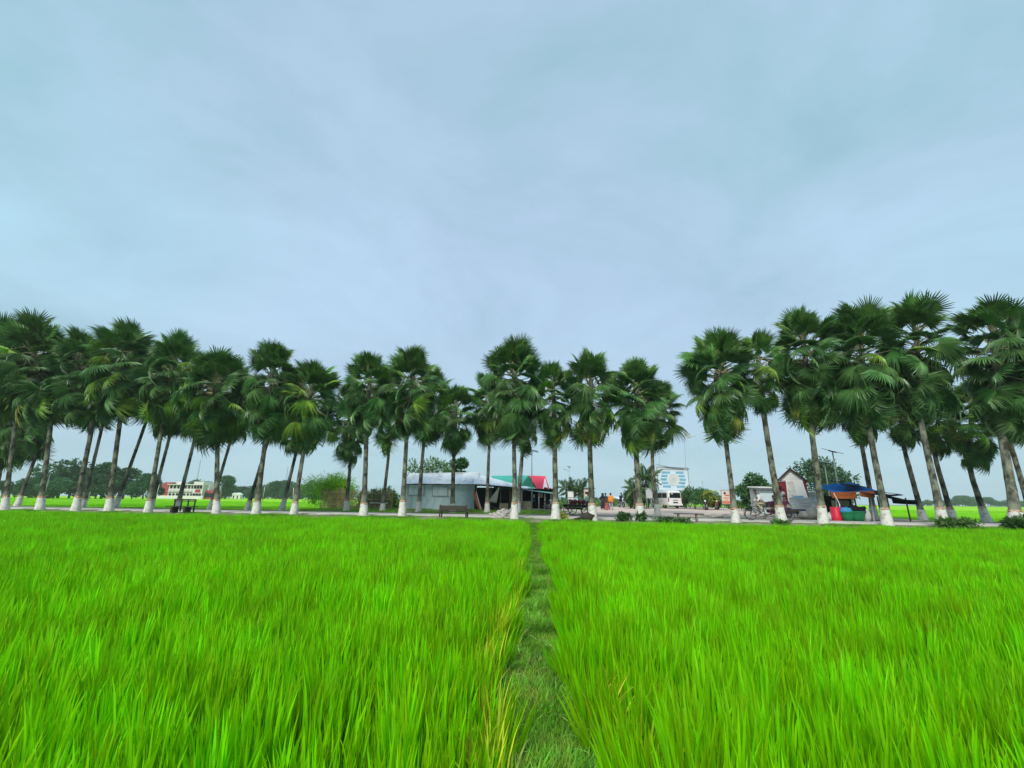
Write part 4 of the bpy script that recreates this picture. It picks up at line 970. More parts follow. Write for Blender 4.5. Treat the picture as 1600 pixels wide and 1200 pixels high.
# ------------------------------------------------------------------ bamboo stick fence
f0, f1 = atY(499, 43.0), atY(612, 43.0)
t = thing('stick_fence', 'fence of upright dry sticks tied to rails before the bamboo clump', 'fence', (f0.x, 43.0, f0.z))
Wf = f1.x - f0.x; mb = MB()
for i in range(int(Wf / .06)):
    x = i * .06 + rnd.uniform(-.03, .03); dense = x < 3.4
    if not dense and i % 2: continue
    hh = (1.75 if x < 3 else 1.95) + rnd.uniform(-.25, .25) - max(0, .35 - x) * .8
    mb.tube([(x, rnd.uniform(-.03, .03), -.05), (x + rnd.uniform(-.06, .06), rnd.uniform(-.05, .05), hh)], [.022, .015], n=4, cap=False)
o = part(mb, 'stick', BAMB, t); o['kind'] = 'stuff'
for z in (.35, .95, 1.5): part(MB().tube([(x_, -.04, z + .05 * math.sin(x_)) for x_ in np.linspace(0, Wf, 9)], .026, n=5), 'rail', BAMB, t)
for x in (0, 1.9, 3.8, 5.4, Wf): part(MB().cyl((x, .03, -.1), (x + .04, .03, 2.0), .045, .035, 6), 'post', WOOD, t)
part(MB().box((Wf - 1.2, -.1, .62), (1.6, .05, .05)), 'bottom_board', WHITE, t)

# ------------------------------------------------------------------ lamps and poles
def solar_lamp(label, base, h, pw, tilt, arm=None, head=True, pole=POLE, yaw=0):
    t = thing('solar_street_lamp', label, 'street lamp', base, yaw, 'solar street lamps')
    part(MB().cyl((0, 0, -.1), (0, 0, h), .055, .04, 8), 'pole', pole, t, True)
    part(MB().box((0, 0, h + .06), (pw, pw * .62, .035), ry=tilt, rx=R(16)), 'solar_panel', PANEL, t)
    part(MB().box((0, 0, h + .01), (pw * .5, .05, .05), ry=tilt), 'bracket', STEEL, t)
    if head:
        part(MB().tube([(0, 0, h - .55), (-.5, -.2, h - .35)], .02, n=5), 'arm', STEEL, t); part(MB().box((-.66, -.26, h - .32), (.42, .14, .05), rz=R(20), ry=R(10)), 'lamp_head', GREYP, t)
    return t
solar_lamp('grey solar street lamp standing before the shop with a tilted black panel', atY(831, 43.0), 5.55, 1.25, R(14), head=False, pole=GREYP)
t = solar_lamp('thin street lamp behind the flatbed cart with one short arm', atY(890.5, 62.0), 5.2, .5, R(10), pole=GREYP)
solar_lamp('taller solar lamp above the tarpaulin stall with a big flat panel', atY(1316, 33.0), 4.75, 1.15, R(13), head=False)
solar_lamp('shorter solar lamp beside the taller one near the brick gateway', atY(1300, 35.0), 4.1, 1.0, R(10), head=False)
for (u, v0, u2, v2, Y, lb) in ((67, 778, 79, 738, 46, 'thin white pole leaning beside the second front palm'), (137, 779, 141, 768, 50, 'short white post behind a pair of parallel palm trunks'), (243, 776, 249, 757, 52, 'white post near the red and white building, beside a palm'), (343, 777, 347, 757, 52, 'white post beside the straight palm past the slatted bench'), (410, 779, 414, 760, 54, 'white post between the pale greenish palm and the bamboo side'), (457.5, 779, 459, 762, 54, 'white post between two close palms near the bamboo clump'), (960 + 17, 775, 976.5, 755, 90, 'far thin pole behind the motorcyclist'), (1100, 772, 1097, 751, 58, 'dark thin post rising over the yellow flowering bush')):
    o = part(MB().cyl(P(u, v0 + 4, Y), P(u2, v2, Y), .05, .045, 6), 'post', POLE if u < 600 else GREYP, None, True); o.name = 'pole'; tag(o, lb, 'pole', 'thin poles standing in the fields')

# ------------------------------------------------------------------ vehicles
def van(loc, rz):
    """rear faces -Y in local space"""
    t = thing('parked_van', 'white passenger van parked with its rear towards the road, under the billboard', 'van', loc, rz)
    w2, Ln, H = .84, 4.6, 1.95; mb = MB()
    # cross sections from rear to front: (y, half width, sill z, top z, waist z)
    secs = [(0, .80, .40, 1.86, 1.12), (.06, .84, .36, 1.93, 1.12), (1.2, .84, .34, 1.96, 1.12), (3.0, .84, .34, 1.95, 1.12), (3.75, .83, .34, 1.86, 1.10), (4.35, .80, .36, 1.22, 1.05), (4.6, .74, .42, 1.0, .9)]
    vs = []; fs = []
    for (y, hw, z0, z1, zw) in secs:
        r = .10 if z1 > 1.3 else .05
        ring = [(-hw + .03, z0), (-hw, z0 + .1), (-hw, zw), (-hw + .10, z1 - r), (-hw + .2, z1), (0, z1 + .03), (hw - .2, z1), (hw - .10, z1 - r), (hw, zw), (hw, z0 + .1), (hw - .03, z0), (0, z0)]
        vs += [(x, y, z) for x, z in ring]
    n = 12
    for i in range(len(secs) - 1):
        for k in range(n): fs.append((i * n + k, i * n + (k + 1) % n, (i + 1) * n + (k + 1) % n, (i + 1) * n + k))
    fs.append(tuple(range(n))); fs.append(tuple(range(len(vs) - 1, len(vs) - n - 1, -1)))
    body = part(MB().add(vs, fs), 'body', VANW, t, True)
    bv = body.modifiers.new('b', 'BEVEL'); bv.width = .03; bv.segments = 2
    td = part(MB().prism([(-.76, .55), (.76, .55), (.76, 1.12), (.68, 1.80), (-.68, 1.80), (-.76, 1.12)], 'Y', -.045, -.005), 'tailgate', VANW, t)
    part(MB().prism([(-.68, 1.16), (.68, 1.16), (.62, 1.72), (-.62, 1.72)], 'Y', -.065, -.047), 'rear_window', GLASS, td)
    part(MB().box((0, -.06, .92), (.62, .03, .06)), 'trim_strip', STEEL, td); part(MB().box((.02, -.058, .66), (.58, .03, .13)), 'number_plate', DARK, td)
    part(MB().box((-.35, -.07, 1.62), (.22, .008, .1)), 'window_sticker', WHITE, td)
    for s in (-1, 1):
        part(MB().box((s * .79, -.03, .98), (.09, .07, .42)), 'tail_lamp', M('lamp_red_%d' % s, (.25, .01, .01), rough=.2, var=.1), t)
    part(MB().box((0, -.07, .44), (1.66, .16, .20)), 'bumper', VANW, t)
    part(MB().box((0, .02, .30), (1.5, .1, .12)), 'underbody', BLACK, t)
    for y0, y1 in ((.28, 1.30), (1.42, 2.45), (2.58, 3.5)):
        for s in (-1, 1):
            part(MB().prism([(y0, 1.16), (y1, 1.16), (y1 - .02, 1.70), (y0 + .03, 1.70)], 'X', s * (w2 - .035), s * (w2 + .012)), 'side_window', GLASS, t)
    part(MB().slab([(-.66, 4.36, 1.2), (.66, 4.36, 1.2), (.60, 3.80, 1.78), (-.60, 3.80, 1.78)], .03), 'windscreen', GLASS, t)
    for y in (.95, 3.85):
        for s in (-1, 1):
            o = part(MB().ring((0, 0, 0), .235, .095, 'X', 20, 7), 'wheel', BLACK, t, True); o.location = (s * .74, y, .33); part(MB().cyl((-.07, 0, 0), (.07, 0, 0), .16, n=12), 'rim', STEEL, o)
    for s in (-1, 1): part(MB().box((s * .93, 3.6, 1.25), (.16, .1, .24)), 'mirror', BLACK, t)
    return t
vb = atY(1056, 52.0); vb.z += .10
van(vb, R(10))

def cargo_trike(loc, rz, name, label):
    """pedal cargo tricycle heading -X, deck behind"""
    t = thing(name, label, 'tricycle', loc, rz)
    r = .34
    spoked(t, (-1.05, 0, r), r); spoked(t, (.92, -.45, r), r); spoked(t, (.92, .45, r), r)
    fr = MB()
    fr.tube([(-1.05, .05, r), (-.92, .05, .78), (-.86, 0, 1.02)], .018, n=6); fr.tube([(-1.05, -.05, r), (-.92, -.05, .78)], .018, n=6)
    fr.tube([(-.90, 0, .82), (-.28, 0, .82), (-.22, 0, .34)], .02, n=6); fr.tube([(-.92, 0, .74), (-.24, 0, .36), (.3, 0, .40)], .02, n=6); fr.tube([(-.30, 0, .90), (-.22, 0, .34)], .02, n=6)
    part(fr, 'frame', BLACK, t, True)
    part(MB().tube([(-.68, -.28, 1.02), (-.80, -.2, 1.04), (-.86, 0, 1.02), (-.80, .2, 1.04), (-.68, .28, 1.02)], .015, n=6), 'handlebar', STEEL, t, True)
    part(MB().box((-.95, 0, .88), (.10, .10, .12)), 'headlamp', STEEL, t)
    part(MB().blob((-.30, 0, .95), .11, 2, 8, 6, .05, (1.4, .8, .45)), 'saddle', BLACK, t, True)
    part(MB().ring((-.20, -.06, .34), .095, .012, 'Y', 14, 4), 'chainring', STEEL, t)
    for s in (-1, 1): part(MB().tube([(-.20, s * .07, .34), (-.20 + s * .13, s * .10, .30), (-.20 + s * .13, s * .2, .30)], .012, n=5), 'pedal', STEEL, t)
    part(MB().tube([(-1.42, 0, .28), (-1.40, 0, .55), (-1.22, 0, .74), (-1.0, 0, .74)], .02, n=5), 'mudguard', BLACK, t)
    part(MB().cyl((.92, -.45, r), (.92, .45, r), .025), 'axle', STEEL, t)
    part(MB().box((.70, 0, .60), (1.35, .95, .06)), 'deck', WOODD, t)
    for y in (-.44, .44): part(MB().box((.70, y, .52), (1.3, .05, .12)), 'deck_rail', BLACK, t)
    return t
tb = rowpos(1203, 1.75); tb.z += .06
trk = cargo_trike(tb, R(-9), 'cargo_tricycle', 'black pedal cargo tricycle with rider and passenger on the road')
def ontri(x, y, z, base=tb, a=R(-9)): return Vector((base.x + x * math.cos(a) - y * math.sin(a), base.y + x * math.sin(a) + y * math.cos(a), base.z + z))
J = seated(.20, (.50, .72), .30, 0, .55); J['hand_l'] = (-.26, -.44, .10); J['hand_r'] = (.26, -.44, .10); J['elbow_l'] = (-.27, -.24, .22); J['elbow_r'] = (.27, -.24, .22)
J['knee_l'] = (-.12, -.34, .02); J['foot_l'] = (-.14, -.12, -.60); J['knee_r'] = (.12, -.36, -.02); J['foot_r'] = (.14, -.02, -.46)
person('person', 'person in white shirt riding the cargo tricycle', ontri(-.30, 0, 1.0), R(-9 - 90), J, SHIRTW, KHAKI, sleeve='long')
person('person', 'person in dark plum clothes sitting on the cargo tricycle deck', ontri(.42, -.1, .66), R(-9 - 60), seated(.05, (.3, .5), .36, 0, .30), PURPLE, PURPLE, sleeve='long', skirt=True)
person('person', 'bareheaded passenger behind, half hidden by the palm foot, sitting on the cargo tricycle deck', ontri(.95, .1, .66), R(-9 + 20), seated(.05, (.3, .5), .36, 0, .30), PURPLE, NAVYCL)
o = part(MB().blob(ontri(.62, -.38, .52), .34, 5, 10, 7, .12, (1.2, .35, .9)), 'dark_bundle', PURPLE, None, True); tag(o, 'dark plum bundle of cloth draped over the tricycle deck side', 'bundle')

# flatbed cart with passengers' bench, parked on the pavement
cb = atY(901, 34.5); cb.z += .09
t = thing('flatbed_cart', 'flatbed pedal cart with maroon seat cushions parked by the black stump', 'cart', cb, R(12))
for x, y in ((-.52, -.55), (-.52, .55), (.70, 0)): spoked(t, (x, y, .33), .33, axis='Y')
for x in (.42,): spoked(t, (x, -.45, .28), .28)
part(MB().box((0, 0, .70), (1.75, 1.15, .07)), 'deck', WOODD, t); part(MB().box((0, -.58, .62), (1.6, .05, .14)), 'side_rail', BLACK, t); part(MB().box((0, .58, .62), (1.6, .05, .14)), 'side_rail', BLACK, t)
part(MB().box((-.2, 0, .45), (1.2, .7, .12)), 'undercarriage', BLACK, t)
for k in range(4): part(MB().blob((-.45 + .32 * k, -.1, .9), .2, k + 20, 9, 6, .1, (.85, 1.2, .95)), 'cushion', MAROON, t, True)
part(MB().tube([(-.75, .5, .74), (-.75, .5, 1.22), (.55, .5, 1.22), (.55, .5, .74)], .022, n=6), 'back_rail', STEEL, t, True)
for x in (-.3, .1, .4): part(MB().cyl((x, .5, .74), (x, .5, 1.22), .016, n=5), 'rail_post', STEEL, t)
part(MB().tube([(.7, 0, .33), (.75, 0, 1.05), (.68, -.25, 1.15)], .02, n=6), 'fork', BLACK, t); part(MB().tube([(.68, -.28, 1.12), (.72, 0, 1.08), (.68, .28, 1.12)], .016, n=6), 'handlebar', STEEL, t)

def motorbike(loc, rz, label, tank):
    t = thing('motorbike', label, 'motorbike', loc, rz, 'motorbikes on the yard')
    for x in (-.62, .62): 
        o = part(MB().ring((0, 0, 0), .25, .055, 'Y', 20, 6), 'wheel', BLACK, t, True); o.location = (x, 0, .30); part(MB().cyl((0, -.05, 0), (0, .05, 0), .17, n=12), 'rim', STEEL, o)
    part(MB().tube([(-.62, 0, .30), (-.42, 0, .72), (-.34, 0, .98)], .035, n=6), 'fork', STEEL, t); part(MB().tube([(-.30, -.33, 1.05), (-.36, 0, 1.0), (-.30, .33, 1.05)], .018, n=6), 'handlebar', BLACK, t)
    part(MB().blob((-.14, 0, .80), .2, 4, 10, 7, .05, (1.4, .75, .8)), 'fuel_tank', tank, t, True); part(MB().blob((.32, 0, .80), .2, 5, 10, 7, .05, (2.0, .75, .42)), 'seat', BLACK, t, True)
    part(MB().box((-.02, 0, .42), (.42, .26, .34)), 'engine', STEEL, t); part(MB().tube([(.0, .16, .30), (.7, .18, .38)], [.035, .055], n=7), 'exhaust', STEEL, t)
    part(MB().blob((-.45, 0, .90), .10, 6, 8, 6, .02), 'headlamp', WHITE, t, True); part(MB().box((.78, 0, .66), (.12, .12, .08)), 'tail_lamp', REDB, t)
    part(MB().tube([(-.9, 0, .5), (-.78, 0, .6), (-.6, 0, .63), (-.42, 0, .55)], .05, n=6), 'mudguard', tank, t)
    part(MB().tube([(-.34, 0, .9), (.1, 0, .62), (.62, 0, .32)], .03, n=6), 'frame', BLACK, t)
    for s in (-1, 1): part(MB().tube([(-.33, s * .25, 1.05), (-.33, s * .30, 1.18)], .01, n=4).box((-.33, s * .32, 1.21), (.03, .1, .07)), 'mirror', BLACK, t)
    return t
motorbike(atY(857, 43.6) + Vector((0, 0, .05)), R(115), 'dark motorbike parked at the end of the shop awning', BLACK)
mb_ = atY(971.5, 55.0) + Vector((0, 0, .09)); motorbike(mb_, R(100), 'dark motorbike ridden across the brick yard', NAVYCL)
J = seated(.12, (.40, .7), .26, 0, .50); J['hand_l'] = (-.3, -.52, .22); J['hand_r'] = (.3, -.52, .22)
person('person', 'person in navy clothes riding the motorbike across the yard', mb_ + Vector((-.02, .15, .86)), R(10), J, NAVYCL, NAVYCL, sleeve='long')
motorbike(atY(1104, 48.0) + Vector((0, 0, .09)), R(60), 'motorbike parked before the yellow flowering bush', BLACK)
motorbike(atY(1120, 49.5) + Vector((0, 0, .09)), R(75), 'motorbike parked beside the orange and white sign board', REDB)
# people on the yard
def pos(u, Y): return atY(u, Y) + Vector((0, 0, .09))
person('person', 'person in mint shirt standing behind a palm trunk beside the cart', pos(919.5, 36.5), R(15), standing(1.66), SHIRTG, NAVYCL, sleeve='long')
person('person', 'person in long black robe and head covering on the yard', pos(942.5, 46.0), R(-25), standing(1.6), ROBE, ROBE, sleeve='long', robe=True, scarf=ROBE)
person('person', 'small child in red frock between two standing adults', pos(948.5, 45.2), R(10), standing(.80), CHILDR, CHILDR, skirt=True)
op_ = person('person', 'person in bright orange shawl and pale trousers standing on the yard', pos(955, 45.6), R(150), standing(1.62), ORCL, LILAC, sleeve='long', scarf=None)
part(MB().lathe([(.10, 1.40), (.21, 1.33), (.27, 1.10), (.31, .80), (.30, .78), (.1, 1.3)], 14, (0, 0, 0), 1, .8), 'shawl', ORCL, op_, True)
person('person', 'person standing behind the black robed figure in dark clothes', pos(947, 47.5), R(190), standing(1.62), NAVYCL, ROBE, sleeve='long')

# ------------------------------------------------------------------ billboard and signs
YB2 = 60.0
p0, p1 = P(1029.5, 766, YB2), P(1076.5, 766, YB2); p2 = P(1029.5, 731, YB2)
Wb, Hb = (p1 - p0).length, p2.z - p0.z
t = thing('billboard', 'large white billboard with pale blue bars round a cream disc, above the white van', 'billboard', (p0.x, YB2, atY(1050, YB2).z), 0)
zb0 = p0.z - t.location.z
part(MB().box((Wb / 2, 0, zb0 + Hb / 2), (Wb, .12, Hb)), 'panel', BBW, t)
part(MB().box((Wb / 2, -.02, zb0 + Hb + .06), (Wb + .3, .22, .12), ry=R(1.2)), 'top_rail', GREYP, t)
part(MB().tube([(-.2, -.2, zb0 + Hb + .42), (Wb * .35, -.2, zb0 + Hb + .12), (Wb + .3, -.2, zb0 + Hb - .12)], .04, n=5), 'lamp_bar', STEEL, t)
for x in (-.06, Wb + .06): part(MB().box((x, .0, (zb0 + Hb) / 2), (.12, .16, zb0 + Hb)), 'leg', GREYP, t)
part(MB().box((Wb / 2, -.05, zb0 - .22), (Wb + .7, .22, .42)), 'base_board', M('sea_green', (.16, .40, .36), rough=.6, var=.2, scale=1.5), t)
for x in (.35, Wb - .5): part(MB().box((x, -.18, zb0 - .2), (.26, .1, .26)), 'floodlight', WHITE, t)
for i in range(5):
    z_ = zb0 + Hb * (.17 + .155 * i); inn = .26 + .10 * (1 - abs(i - 2) / 2.0) * 0; hw_ = [.16, .30, .33, .30, .16][i]
    for s in (-1, 1):
        x0_ = .5 * Wb + s * Wb * [.10, .18, .21, .18, .10][i]; x1_ = .5 * Wb + s * Wb * [.36, .39, .42, .39, .36][i]
        part(MB().box(((x0_ + x1_) / 2, -.066, z_), (abs(x1_ - x0_), .012, Hb * .10)), 'blue_bar', BBB, t)
part(MB().cyl((Wb * .5, -.062, zb0 + Hb * .48), (Wb * .5, -.082, zb0 + Hb * .48), Wb * .185, n=28), 'emblem_disc', BBC, t)
o = part(MB().ring((Wb * .5, -.08, zb0 + Hb * .48), Wb * .185, .035, 'Y', 28, 5), 'emblem_ring', WHITE, t)
part(MB().box((Wb * .5, -.088, zb0 + Hb * .53), (Wb * .2, .01, Hb * .035)).box((Wb * .5, -.088, zb0 + Hb * .43), (Wb * .16, .01, Hb * .03)).box((Wb * .5, -.088, zb0 + Hb * .48), (Wb * .10, .01, Hb * .03)), 'emblem_print', M('faded_print', (.50, .56, .58), rough=.6, var=.1), t)
part(MB().box((Wb * .5, -.066, zb0 + Hb * .93), (Wb * .74, .012, Hb * .045)), 'title_strip', GREYP, t)
part(MB().box((.3, -.066, zb0 + Hb * .27), (.18, .012, .16)), 'print_mark', DARK, t)
for u, v0, v1, mt, lb, s in ((1031, 770, 692, LIMEF, 'tall thin pole with lime green flag beside the billboard', 1), (1069, 770, 676, FADEDF, 'tall thin pole with faded white flag over the billboard', 1)):
    b0 = atY(u + (6 if u > 1050 else 0), YB2 + 1.0); tp = P(u, v1, YB2 + 1.0); t = thing('flag_pole', lb, 'flag pole', b0)
    part(MB().cyl((0, 0, -.1), tp - b0, .04, .025, 6), 'pole', GREYP, t)
    fm = cloth('flag', [tp - b0 + Vector((.03, 0, -.55)), tp - b0 + Vector((.95, .1, -.65)), tp - b0 + Vector((.9, .2, -.05)), tp - b0 + Vector((.03, 0, .2))], mt, '', None, sag=.15, seed=u, thick=.01); fm.parent = t
    if u > 1050: part(MB().tube([tp - b0 + Vector((0, 0, -.8)), tp - b0 + Vector((.5, 0, -.72))], .025, n=5).box(tp - b0 + Vector((.95, -.1, -.62)), (1.0, .4, .05), ry=R(-14)), 'lamp_head', GREYP, t)
def sign(u0, u1, v0, v1, Y, mat, label, strip=None, legs=True, rz=0):
    a, b, c_ = P(u0, v1, Y), P(u1, v1, Y), P(u0, v0, Y); w_, h_ = b.x - a.x, c_.z - a.z; base = atY(u0, Y)
    t = thing('sign_board', label, 'sign board', (a.x, Y, base.z), rz); z_ = a.z - base.z
    part(MB().box((w_ / 2, 0, z_ + h_ / 2), (w_, .05, h_)), 'panel', mat, t)
    fr = MB().box((w_ / 2, -.01, z_ + h_ + .02), (w_ + .1, .08, .05)).box((w_ / 2, -.01, z_ - .02), (w_ + .1, .08, .05))
    for x in (-.025, w_ + .025): fr.box((x, -.01, z_ + h_ / 2), (.05, .08, h_))
    part(fr, 'frame', GREYP, t)
    if strip:
        part(MB().box((w_ / 2, -.032, z_ + h_ * .1), (w_ - .02, .012, h_ * .2)), 'lower_band', strip, t)
        part(MB().box((w_ * .6, -.032, z_ + h_ * .62), (w_ * .5, .012, h_ * .10)).box((w_ * .45, -.032, z_ + h_ * .42), (w_ * .6, .012, h_ * .07)), 'print_block', strip, t); part(MB().cyl((w_ * .35, -.027, z_ + h_ * .78), (w_ * .35, -.04, z_ + h_ * .78), h_ * .09, n=14), 'portrait_print', DARK, t)
    if legs:
        for x in (.06, w_ - .06): part(MB().cyl((x, .05, -.1), (x, .05, z_ + .1), .04, n=6), 'leg', GREYP, t)
    return t
sign(1129, 1142.5, 766, 787, 47.0, SIGNP, 'pale sign board with orange lower band behind the palm with round crown', SIGNR)
sign(913.5, 922, 765, 789, 50.0, M('pink_print', (.62, .47, .45), rough=.6, var=.15, scale=2), 'tall pinkish poster board behind the flatbed cart', SIGNP)
sign(887.5, 896, 768, 780, 52.0, WHITE, 'small white board below the coconut palm', None)
sign(1010, 1019, 763, 778, 51.0, M('grey_board', (.45, .47, .48), rough=.7, var=.1), 'grey white board on thin legs beside the drooping coconut palm', None)

# ------------------------------------------------------------------ brick gateway, poster stand, tin hut, loaded cart
gb = atY(1221, 38.0); ge = atY(1264.5, 38.0); Wg = (ge.x - gb.x) * .88
t = thing('brick_gateway', 'dark red gateway with white gable and dark roof edge', 'gateway', (gb.x, 38.0, gb.z), R(-28))
zt_ = P(1240, 752, 38).z - gb.z; za_ = P(1243, 732, 38).z - gb.z
nb_ = 9
for x0_, nm in ((0, 'a'), (Wg - .62, 'b')):
    part(MB().box((x0_ + .31, .3, zt_ / 2 - .1), (.62, .6, zt_ + .1)), 'pillar', BRICKR, t)
part(MB().box((Wg / 2, .29, zt_ - .16), (Wg - 1.26, .5, .34)), 'lintel', BRICKR, t)
part(MB().prism([(.12, zt_ + .03), (Wg - .12, zt_ + .03), (Wg / 2, za_ - .12)], 'Y', .06, .55), 'gable', WHITE, t)
for s in (0, 1):
    a_ = Vector((-.14 if s == 0 else Wg + .14, -.12, zt_ - .02)); b_ = Vector((Wg / 2, -.12, za_ + .02))
    q = [a_, b_, b_ + Vector((0, .85, 0)), a_ + Vector((0, .85, 0))]
    part(MB().slab(q if s == 0 else [q[1], q[0], q[3], q[2]], (.13)), 'roof_edge', M('dark_maroon', (.05, .018, .02), rough=.8, var=.2) if s == 0 else bpy.data.materials['dark_maroon'], t)
part(MB().box((Wg / 2, -.02, zt_ + .0), (Wg + .1, .1, .06)), 'cornice', BRICKR, t)
a_, b_, c_ = P(1231.5, 783, 36.6), P(1263, 783, 36.6), P(1231.5, 750, 36.9)
t = thing('poster_stand', 'big pale poster panel leaning under the red gateway', 'poster', (a_.x, 36.6, atY(1231, 36.6).z), R(-26))
hz = a_.z - t.location.z; wz = (b_.x - a_.x) * .89; hh = c_.z - a_.z
part(MB().slab([(0, 0, hz), (wz, 0, hz), (wz - .25, .25, hz + hh), (.05, .25, hz + hh)], .06), 'backing_board', WHITE, t)
part(MB().slab([(.12, -.015, hz + .1), (wz - .75, -.015, hz + .1), (wz - .85, .21, hz + hh - .1), (.14, .21, hz + hh - .1)], .02), 'printed_panel', POSTER, t)
part(MB().slab([(.45, -.04, hz + .02), (wz - .35, -.04, hz + .02), (wz - .35, -.02, hz + .42), (.45, -.02, hz + .42)], .02), 'blue_band', M('poster_blue', (.16, .36, .62), rough=.5, var=.15, scale=4), t)
for x in (.5, wz - .4): part(MB().cyl((x, .12, 0), (x, .05, hz + .1), .05, n=6), 'leg', WOODD, t)
# figures printed / dark props either side: black metal racks of lamps
for k, (u, lb) in enumerate(((1225, 'black wrought rack with white lamps beside the leaning poster'), (1259, 'dark heap of tools and cans at the foot of the leaning poster'))):
    p = atY(u, 35.6); t = thing('metal_rack', lb, 'rack', p); h_ = 2.2 if k == 0 else 1.2
    for x in (-.2, .2): part(MB().cyl((x, 0, 0), (x * .8, 0, h_), .025, n=5), 'upright', BLACK, t)
    for j in range(5 if k == 0 else 3):
        z_ = .35 + j * .42; part(MB().box((0, 0, z_), (.5, .22, .04)), 'shelf', BLACK, t)
        part(MB().lathe([(.09, 0), (.13, .08), (.12, .2), (.05, .27)], 9, (-.1 + .2 * (j % 2), -.02, z_ + .025)), 'can', (WHITE, BLACK, GREYP)[j % 3], t, True)
# loaded flat cart in front: pale low sided box
cb = atY(1243, 33.0) + Vector((0, 0, .09)); t = thing('low_trailer', 'low pale grey trailer with plank sides below the leaning poster', 'trailer', cb, R(-4))
wz = (atY(1268, 33).x - atY(1219, 33).x)
part(MB().box((0, .2, .52), (wz, 1.5, .09)), 'floor_board', WOODD, t)
for j in range(4): part(MB().box((.1, -.52, .68 + j * .20), (wz * .62, .05, .185)), 'side_plank', WHITE, t)
part(MB().prism([(-.4, .58), (-wz / 2 + .05, .58), (-wz / 2 - .3, 1.9), (-wz / 2 - .12, 1.9)], 'Y', -.50, -.46), 'tail_board', WHITE, t)
part(MB().box((wz * .43, -.52, .95), (wz * .12, .06, .6)), 'end_plank', WHITE, t)
part(MB().box((0, -.50, .50), (wz, .08, .10)), 'edge_rail', WHITE, t)
for x in (-.6, .6): 
    o = part(MB().ring((0, 0, 0), .2, .06, 'Y', 18, 6), 'wheel', BLACK, t, True); o.location = (x, -.2, .26); part(MB().cyl((0, -.05, 0), (0, .05, 0), .13, n=10), 'rim', STEEL, o)
part(MB().box((-.1, .1, .36), (wz * .8, .8, .16)), 'chassis', BLACK, t)
for k, (u, Y, r, mt, sq, lb) in enumerate(((1256, 31.8, .36, SACKG, (1.25, .8, .75), 'grey sack lying lowest beside the low trailer'), (1268, 31.6, .42, SACKG, (1, .8, .95), 'bulging grey sack against the green trunked palm'), (1264, 32.0, .3, BLKC, (1.2, .8, .7), 'black plastic bundle between two grey sacks'), (1275, 32.2, .46, SACK, (.8, .7, 1.15), 'pale upright sack beside the mossy palm'))):
    o = part(MB().blob(atY(u, Y) + Vector((0, 0, .09 + r * sq[2] * .85)), r, k + 3, 12, 8, .16, sq), 'sack', mt, None, True); tag(o, lb, 'sack', 'sacks by the low trailer')
# tin hut (closed kiosk) left of the gateway
h0, h1 = atY(1190, 40.0), atY(1216.5, 40.0); wz = h1.x - h0.x
t = thing('tin_hut', 'small pale blue grey tin kiosk with arched shade panel behind the tricycle', 'kiosk', (h0.x, 40.0, h0.z)); hh = P(1200, 762, 40).z - h0.z
for i in range(3): o = part(corr(wz / 3 + .02, hh, 5, .014), 'tin_sheet', TIN, t); o.location = (i * wz / 3, -.004 * (i % 2), 0)
part(MB().box((wz / 2, .9, hh / 2), (wz - .1, 1.6, hh - .06)), 'inner_wall', GREYP, t)
part(MB().box((wz / 2, .7, hh + .05), (wz + .25, 2.0, .09), rx=R(3)), 'roof_slab', WHITE, t)
for z in (.5, 1.05, hh - .35): part(MB().box((wz / 2, -.035, z), (wz, .04, .05)), 'rail', GREYP, t)
part(MB().prism([(.1 + .75 * (1 + math.cos(a)) , .62 + .5 * math.sin(a)) for a in np.linspace(0, math.pi, 9)], 'Y', -.06, -.02), 'opening_shade', DARK, t)  # dark panel over the tin stands in for the shade of an opening
part(MB().box((wz - .02, -.03, hh / 2), (.07, .07, hh)), 'corner_post', WHITE, t)
h0, h1 = atY(1267, 39.0), atY(1284, 39.0); wz = h1.x - h0.x
t = thing('tin_hut', 'grey tin hut partly behind the mossy palm with a white roof edge', 'hut', (h0.x, 39.0, h0.z)); hh = P(1270, 770, 39).z - h0.z
for i in range(2): o = part(corr(wz / 2 + .02, hh, 5, .014), 'tin_sheet', TIN, t); o.location = (i * wz / 2, -.004 * (i % 2), 0)
part(MB().box((wz / 2, .9, hh / 2), (wz - .1, 1.6, hh - .06)), 'inner_wall', GREYP, t); part(MB().box((wz / 2, .6, hh + .06), (wz + .3, 2.0, .08)), 'roof_slab', WHITE, t)
for z in (.6, 1.1, 1.6): part(MB().box((wz / 2, -.03, z), (wz, .03, .05)), 'rail', STEEL, t)

# ------------------------------------------------------------------ tarpaulin stall
ta, tb2 = rowpos(1308, 4.4), rowpos(1368, 4.4); Wt = tb2.x - ta.x
t = thing('tarpaulin_stall', 'market stall under a sagging blue and orange tarpaulin', 'stall', ta, R(-9)); Wt = (tb2 - ta).length
H0 = P(1310, 770, ta.y).z - ta.z
for x, y, h_ in ((.1, 0, H0), (Wt * .5, .1, H0 + .05), (Wt - .12, -.1, H0), (.15, 2.0, H0 + .25), (Wt - .15, 2.0, H0 + .3)): part(MB().cyl((x, y, -.05), (x + .04, y, h_), .04, .035, 6), 'post', POLE, t)
def tarp(name, q, mat, parent, sag, seed, nx=12, ny=8):
    o = cloth(name, q, mat, '', None, nx, ny, sag, seed); o.parent = parent; return o
tarp('blue_tarpaulin', [(-.35, -.45, H0 + .08), (Wt + .05, -.5, H0 + .16), (Wt + .1, 2.3, H0 + .78), (-.2, 2.3, H0 + .62)], BLUEC, t, .24, 2)
